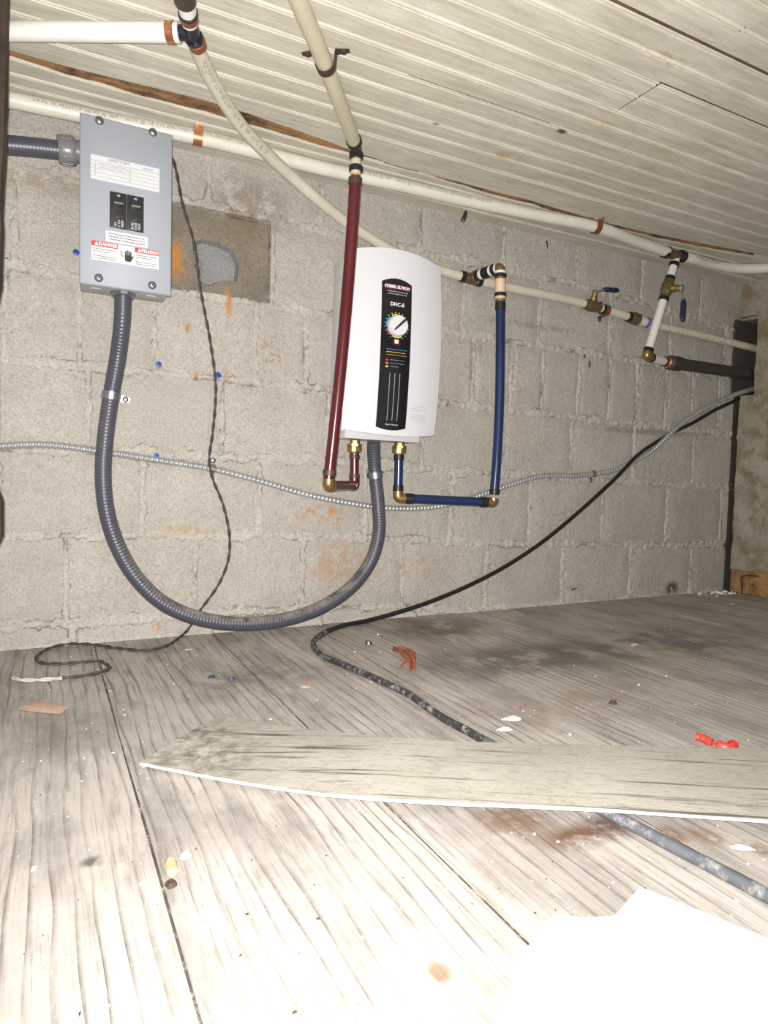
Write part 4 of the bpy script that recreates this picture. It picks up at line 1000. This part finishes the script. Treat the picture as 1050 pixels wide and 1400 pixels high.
# ---- blue cold pipe
cold = empty('cold_water_pipe', P(675, 690, .12), 'blue cold water pipe running down from brass elbow and across to heater inlet', 'pipe')
OB = .112
b0 = P(684, 366, OB); b1 = P(684, 408, OB)
br0 = P(646, 379, .030); brd = (b0 - br0).normalized()
piece([br0, b0 - brd * .012], .0100, M_WHITEPIPE, cold, 'branch_pipe')
for f in (.22, .46, .60, .80): ringon(br0.lerp(b0, f), brd, .010, .0130, M_BLACKRING, cold)
ringon(br0.lerp(b0, .10), brd, .008, .0126, M_BRASSDARK, cold, 'fitting'); ringon(br0.lerp(b0, .34), brd, .009, .0118, M_BRIGHTPIPE, cold, 'sleeve'); ringon(br0.lerp(b0, .70), brd, .013, .0122, M_BRIGHTPIPE, cold, 'sleeve')
ringon(br0.lerp(b0, .895), brd, .006, .0124, M_BRIGHTPIPE, cold, 'sleeve')
elbow(b0 - brd * .018, b0, P(684, 382, OB), .0120, M_BRASS, cold)
peach = plain('tan_pipe', (.62, .47, .33), .4, var=.05)
piece([P(684, 374, OB), P(684, 409, OB)], .0116, peach, cold, 'tan_pipe')
for py in (377, 403): ringon(P(684, py, OB), zd, .008, .0136, M_BLACKRING, cold)
ringon(P(684, 372.5, OB), zd, .006, .0126, M_BRIGHTPIPE, cold, 'sleeve')
ringon(P(684, 411, OB), zd, .006, .0118, M_BRASS, cold, 'collar')
bpts = smooth_path([P(684, 412, OB), P(684, 470, OB), P(682.5, 560, OB), P(679, 630, OB + .004), P(675.5, 676, OB + .006)], .02)
piece(bpts, .0106, M_BLUE, cold); ringon(P(684, 419, OB), zd, .016, .0120, M_BLACKRING, cold); ringon(P(676, 672, OB + .006), zd, .010, .0122, M_BLACKRING, cold)
bc = P(674.5, 687, OB + .006); bi = P(544, 681, .064); biT = P(545.5, 618, .064)
elbow(P(675, 681, OB + .006), bc, along(bc, bi, .014), .0112, M_BRASS, cold)
piece([along(bc, bi, .010), along(bi, bc, .010)], .0104, M_BLUE, cold)
ringon(along(bc, bi, .024), bi - bc, .016, .0120, M_BLACKRING, cold); ringon(along(bi, bc, .026), bi - bc, .018, .0120, M_BLACKRING, cold)
elbow(along(bi, bc, .016), bi, along(bi, biT, .016), .0112, M_BRASS, cold); piece([along(bi, biT, .012), biT], .0098, M_BLUE, cold)
ringon(along(bi, biT, .022), zd, .014, .0114, M_BLACKRING, cold); ringon(along(biT, bi, .012), zd, .012, .0114, M_BLACKRING, cold)
union(545.5, 607, 622, .064, cold)

# ================================================================== LOOSE WIRES
TW = smooth_path([P(226, 200, .012), P(237, 220, .014), P(250, 280, .014), P(266, 335, .012), P(274, 395, .012), P(288, 470, .012), P(295, 530, .012), P(291, 590, .014), P(286, 630, .028), P(291, 655, .022), P(305, 690, .014), P(314, 735, .012), P(311, 770, .012),
                  P(297, 802, .016), P(274, 834, .022), H(256, 862, .010), H(245, 872, .0045), H(225, 884, .0045), H(200, 889, .0045), H(160, 886, .0045), H(125, 881, .0045), H(90, 881, .0045), H(64, 888, .0045), H(50, 902, .0045), H(62, 907, .0045), H(95, 907, .0045),
                  H(135, 904, .0045), H(148, 910, .0045), H(150, 914, .0045), H(138, 919, .0045), H(112, 924, .0045), H(85, 927, .0045)], .0022)
TW2 = smooth_path([TW[-1], H(60, 929, .0045), H(30, 929.5, .0045), H(18, 926, .0045)], .0022)
tw = empty('twisted_wire', TW[0], 'thin dusty black twisted wire hanging down the wall and coiling on the floor', 'wire')
def twist(path, ph0, r=.0017, off=.0016, pitch=.05, mat=M_TWIST):
    fr = frames(path); s = 0; out = []
    for i, p in enumerate(path):
        if i: s += (p - path[i - 1]).length
        a = ph0 + 2 * math.pi * s / pitch; out.append(p + (fr[i][1] * math.cos(a) + fr[i][2] * math.sin(a)) * off)
    return MB().tube(out, r, 8).build('strand', mat, tw, 60)
twist(TW, 0); twist(TW, math.pi); twist(TW2, 0, mat=M_TWISTW); twist(TW2, math.pi, mat=M_TWISTW)
# black cord: from the notch along the wall, down to the floor and under the loose plank
BC = smooth_path([P(1046, 534, .012), P(1032, 538, .012), P(1003, 549, .011), P(977, 561, .010), P(944, 580, .0085), P(920, 591, .0085), P(898, 604, .0105), P(872, 622, .026), P(850, 645, .034), P(835, 660, .034), P(790, 701, .03), P(740, 742, .03), P(690, 775, .03), P(640, 801, .03), P(590, 822, .03), P(545, 837, .03), H(505, 848, .0066), H(470, 855, .0066), H(445, 864, .0066)], .006)
BD = smooth_path([H(445, 864, .0066), H(431, 874, .0066), H(429, 884, .0066), H(443, 897, .0066), H(475, 911, .0066), H(505, 924, .0066), H(540, 940, .0066), H(560, 950, .0066), H(580, 964, .0066), H(610, 984, .0066), H(640, 1000, .0066), H(665, 1014, .0066)], .006)
BE = smooth_path([H(665, 1014, .0066), H(740, 1060, .0066), H(835, 1113, .0066), H(870, 1131, .0066), H(920, 1157, .0066), H(980, 1188, .0066), H(1050, 1225, .0066), H(1150, 1280, .0066), H(1300, 1350, .0066)], .008)
cord = empty('power_cord', BD[0], 'black power cord hanging across the wall and running over floor under the plank', 'cord')
piece(BC, .0052, M_CORD, cord, 'cord', 12); piece(BD, .0054, M_CORDDUST, cord, 'cord', 12); piece(BE, .0060, M_CORDGREY, cord, 'cord', 12)

# ================================================================== LOOSE PLANK (resting across the cord)
def bez(tab, f):
    x = f * (len(tab) - 1); i = min(int(x), len(tab) - 2); k = x - i; return tab[i][0] + (tab[i + 1][0] - tab[i][0]) * k, tab[i][1] + (tab[i + 1][1] - tab[i][1]) * k
TOPE = [(305, 975), (352, 985), (400, 993.5), (460, 1001), (530, 1008), (600, 1012.5), (700, 1016), (800, 1018), (900, 1020), (1050, 1023), (1200, 1026), (1400, 1032)]
BOTE = [(192, 1042), (232, 1050), (290, 1061), (360, 1073), (440, 1084), (520, 1091), (620, 1097), (730, 1101), (850, 1107), (1010, 1118), (1180, 1130), (1400, 1148)]
n = 66; nw = 10; vt = []
for i in range(n + 1):
    f = i / n; g_ = min(max((f - .12) / .34, 0), 1); z = .0068 + .0105 * g_ * g_ * (3 - 2 * g_)
    a = H(*bez(TOPE, f), z); b = H(*bez(BOTE, f), z)
    for j in range(nw + 1):
        k = j / nw; p = a.lerp(b, k); p.z += .0012 * math.sin(k * math.pi); vt.append(p)
mb = MB(); N1 = len(vt); mb.add(vt + [Vector((p.x, p.y, p.z - .0032)) for p in vt], [])
for i in range(n):
    for j in range(nw):
        o = i * (nw + 1) + j; mb.f.append((o, o + 1, o + nw + 2, o + nw + 1)); mb.f.append((o + N1, o + N1 + nw + 1, o + N1 + nw + 2, o + N1 + 1))
for i in range(n): o = i * (nw + 1); mb.f.append((o, o + nw + 1, o + nw + 1 + N1, o + N1))
for i in (0, n):
    for j in range(nw): o = i * (nw + 1) + j; mb.f.append((o, o + 1, o + 1 + N1, o + N1))
for i in range(n): o = i * (nw + 1) + nw; mb.f.append((o, o + nw + 1, o + nw + 1 + N1, o + N1))
plank = empty('loose_plank', vt[0], 'long loose dusty grey plank with white edge lying across the floor', 'plank')
mb.build('board', M_PLANK, plank, 35)
mb = MB(); vs_ = []
for i in range(n + 1):
    p = vt[i * (nw + 1) + nw]; q = vt[i * (nw + 1) + nw - 1]; o = (p - q); o.z = 0; o.normalize()
    vs_ += [p + Vector((0, 0, -.0008)) - o * .0005, p + o * .0012 + Vector((0, 0, -.0012)), p + o * .0012 + Vector((0, 0, -.0029)), p + Vector((0, 0, -.0034)) - o * .0005]
mb.add(vs_, [(4 * i + k, 4 * i + k + 1, 4 * i + 5 + k, 4 * i + 4 + k) for i in range(n) for k in range(3)]); mb.build('white_edge', M_WHITEEDGE, plank, 40)

# white sheet at the lower right
sh_px = [(875, 1219), (1050, 1290), (1220, 1360), (1180, 1520), (760, 1560), (690, 1390), (700, 1330), (728, 1293), (758, 1256), (800, 1262), (840, 1259)]
sp = [H(a, b, .004) for a, b in sh_px]; mb = MB().prism(sp, (0, 0, 1), 0, .004)
tag(mb.build('white_sheet', M_SHEET, None, 20), 'overexposed white sheet with ragged corner lying on floor at lower right', 'sheet')

# ================================================================== SMALL THINGS ON THE FLOOR
def flake(name, px, py, L, W_, th, ang, mat, label, cat='debris', group=None, seed=0, n=11, z=.0012):
    c = H(px, py, z); rnd = random.Random(seed); mb = MB(); ca, sa = math.cos(ang), math.sin(ang); poly = []
    for k in range(n):
        a = 2 * math.pi * k / n; r = rnd.uniform(.72, 1.08); x, y_ = math.cos(a) * L / 2 * r, math.sin(a) * W_ / 2 * r; poly.append(c + Vector((x * ca - y_ * sa, x * sa + y_ * ca, 0)))
    mid = [c + (p - c) * .6 + Vector((0, 0, th * rnd.uniform(.8, 1.3))) for p in poly]
    mb.add(poly + mid + [c + Vector((0, 0, th))], [(k, (k + 1) % n, (k + 1) % n + n, k + n) for k in range(n)] + [(k + n, (k + 1) % n + n, 2 * n) for k in range(n)] + [tuple(range(n - 1, -1, -1))])
    return tag(mb.build(name, mat, None, 30), label, cat, group)
flake('paint_flake', 60, 967, .085, .046, .0014, -.75, M_PEACH, 'large peach coloured flake on floor below coiled wire', seed=3)
flake('paint_flake', 418, 938, .020, .026, .002, .3, M_PEACH, 'small pinkish flake on floor near black cord', seed=4)
flake('paint_flake', 258, 888, .020, .014, .002, .3, M_PEACH, 'tiny pinkish crumb on floor under grey conduit', seed=14)
flake('wood_chip', 234, 1186, .012, .030, .004, -.1, M_TAN, 'tan wood chip lying in the floor seam', 'wood chip', seed=5)
flake('wood_chip', 234, 1210, .011, .012, .003, .1, M_RUST, 'dark charred chip right below the tan wood chip', 'wood chip', seed=25)
flake('dry_leaf', 476, 1376, .016, .010, .003, -.6, M_TAN, 'curled brown leaf at the bottom of photo', 'leaf', seed=6)
flake('white_chip', 254, 1172, .012, .010, .004, .2, M_WHITECHIP, 'white crumb beside the tan wood chip', seed=7)
flake('white_chip', 700, 983, .032, .018, .003, -.4, M_WHITECHIP, 'white chalky smear of crumbs behind the loose plank', seed=8)
flake('white_chip', 690, 998, .024, .010, .003, -.4, M_WHITECHIP, 'white chalky chip touching back edge of loose plank', seed=9)
flake('white_chip', 1015, 1160, .006, .026, .002, .9, M_WHITECHIP, 'thin white sliver in front of the plank at right', seed=10)
flake('black_cap', 504, 881, .016, .008, .006, -.4, M_CORD, 'small black plastic nub on floor inside bend of cord', seed=11)
flake('blue_bit', 289, 926, .016, .009, .003, .1, M_NAVY, 'dark blue wire scrap on floor left of green scrap', seed=12)
flake('green_bit', 299, 923, .010, .007, .004, .8, M_GREEN, 'tiny green wire scrap on floor', seed=13)
flake('dark_bit', 317, 929, .012, .010, .004, .2, M_NAVY, 'dark scrap with pale end right of green scrap', seed=15)
flake('dark_bit', 838, 962, .016, .008, .004, -.5, M_RUST, 'small dark chip on floor behind the plank', seed=16)
flake('white_chip', 868, 882, .03, .012, .003, .3, M_PEACH, 'pale pinkish chip on the dark middle of the floor', seed=17)
flake('rust_flake', 1002, 826, .05, .012, .003, .2, M_REDBIT if False else M_TAN, 'rusty flake in floor seam near side wall', seed=18)
# red plastic scraps on a thread
rp = empty('red_scrap', H(975, 1017, 0), 'two bright red plastic scraps behind the plank at right', 'debris')
for (pts, r0) in (([(951, 1007), (960, 1009), (968, 1013), (974, 1015)], .0055), ([(981, 1018), (990, 1021), (998, 1021), (1003, 1018)], .0065)):
    pl = smooth_path([H(a, b, .005) for a, b in pts], .003); MB().tube(pl, [r0 * (.55 + .5 * abs(math.sin(i * 1.9 + r0 * 900))) for i in range(len(pl))], 8).build('scrap', M_REDBIT, rp, 70)
piece([H(972, 1014, .005), H(983, 1019, .005)], .0012, M_REDBIT, rp, 'thread', 6)
# tangle of copper strands
cw = empty('copper_wire_tangle', H(556, 897, 0), 'tangled bunch of fine copper wire strands on the floor', 'wire')
rnd = random.Random(21)
for k in range(34):
    a = H(543 + rnd.uniform(-4, 8), 887 + rnd.uniform(-3, 5), .003 + rnd.uniform(0, .010)); b = H(565 + rnd.uniform(-5, 4), 914 + rnd.uniform(-7, 4), .002 + rnd.uniform(0, .006)); c = H(563 + rnd.uniform(-14, 5), 893 + rnd.uniform(-5, 8), .004 + rnd.uniform(0, .016))
    MB().tube(smooth_path([a, c, b], .006), .00075, 5).build('strand', M_RUSTWIRE, cw, 70)
for k in range(3):
    a = H(558, 905, .003); b = H(540 + rnd.uniform(-4, 8), 908 + rnd.uniform(-4, 8), .002); MB().tube(smooth_path([a, a.lerp(b, .5) + Vector((0, 0, .005)), b], .006), .0006, 5).build('strand', M_RUSTWIRE, cw, 70)
flake('dark_bit', 541, 889, .016, .02, .006, 0, M_RUST, 'dark rusty clump at the end of copper wire tangle', seed=30)
# bent nail by the wood strip, crumbs in the corner
nl = Wx(1016, 790, XR - .012); base = H(1014, 812, .0)
tag(MB().tube(smooth_path([Vector((base.x, base.y, 0)), Vector((base.x, base.y, .02)), nl + Vector((-.002, 0, .004)), nl + Vector((.006, -.045, .012))], .004), .0022, 8).build('bent_nail', M_RUST, None, 50), 'dark bent nail sticking up in front of orange wood strip', 'nail')
tag(MB().tube([P(634, 304, .03), P(636, 298, .03), P(637.5, 291, .03), H(637, 288, ZC)], [.0012, .003, .003, .002], 8).build('ceiling_nail', M_IRON, None, 50), 'longer dark nail poking from ceiling edge above heater', 'nail')
tag(MB().tube([P(631, 304, .035), P(632, 299, .035), P(635, 293, .035), H(636, 289, ZC)], [.001, .0024, .0024, .002], 8).build('ceiling_nail', M_IRON, None, 50), 'shorter dark nail poking from ceiling edge above heater', 'nail')
tag(MB().tube([P(749, 340, .008), P(748, 332, .008), H(746, 326, ZC)], [.0008, .002, .002], 8).build('ceiling_nail', M_IRON, None, 50), 'small dark nail at wall top between heater and ceiling tee', 'nail')
mb = MB(); rnd = random.Random(5)
def crumb(mb, p, s, rnd):
    t = [Vector((rnd.uniform(-1, 1), rnd.uniform(-1, 1), 0)).normalized() * s * rnd.uniform(.6, 1.2) for _ in range(4)]
    t.sort(key=lambda v: math.atan2(v.y, v.x)); h = Vector((0, 0, s * rnd.uniform(.3, .9)))
    mb.add([p + v for v in t] + [p + v * .5 + h for v in t], [(0, 1, 5, 4), (1, 2, 6, 5), (2, 3, 7, 6), (3, 0, 4, 7), (4, 5, 6, 7)])
for k in range(90): crumb(mb, H(rnd.gauss(988, 14), rnd.gauss(808, 2.2) + 2, 0) * 1.0, rnd.uniform(.002, .006), rnd)
mb.v = [Vector((min(v.x, 1.893), min(v.y, -.004), v.z)) for v in mb.v]
tag(mb.build('mortar_crumbs', M_WHITECHIP, None, 0), 'pale mortar crumbs heaped in the far right corner', 'debris', kind='stuff')
for (mt_, nm, lb, cnt, s0, s1) in ((M_WHITECHIP, 'dust_specks', 'pale dust specks and crumbs strewn over the floor boards', 420, .0005, .0017), (M_RUST, 'dark_specks', 'fine dark grit strewn over floor boards', 160, .0005, .0016)):
    mb = MB()
    for k in range(cnt):
        p = H(rnd.uniform(-20, 1070), 835 + 560 * rnd.random() ** 1.6, 0.0)
        if p.y > -.02 or p.x > 1.87: continue
        p.z = 0; crumb(mb, p, rnd.uniform(s0, s1) * (1 if rnd.random() < .9 else 1.6), rnd)
    tag(mb.build(nm, mt_, None, 0), lb, 'debris', kind='stuff')
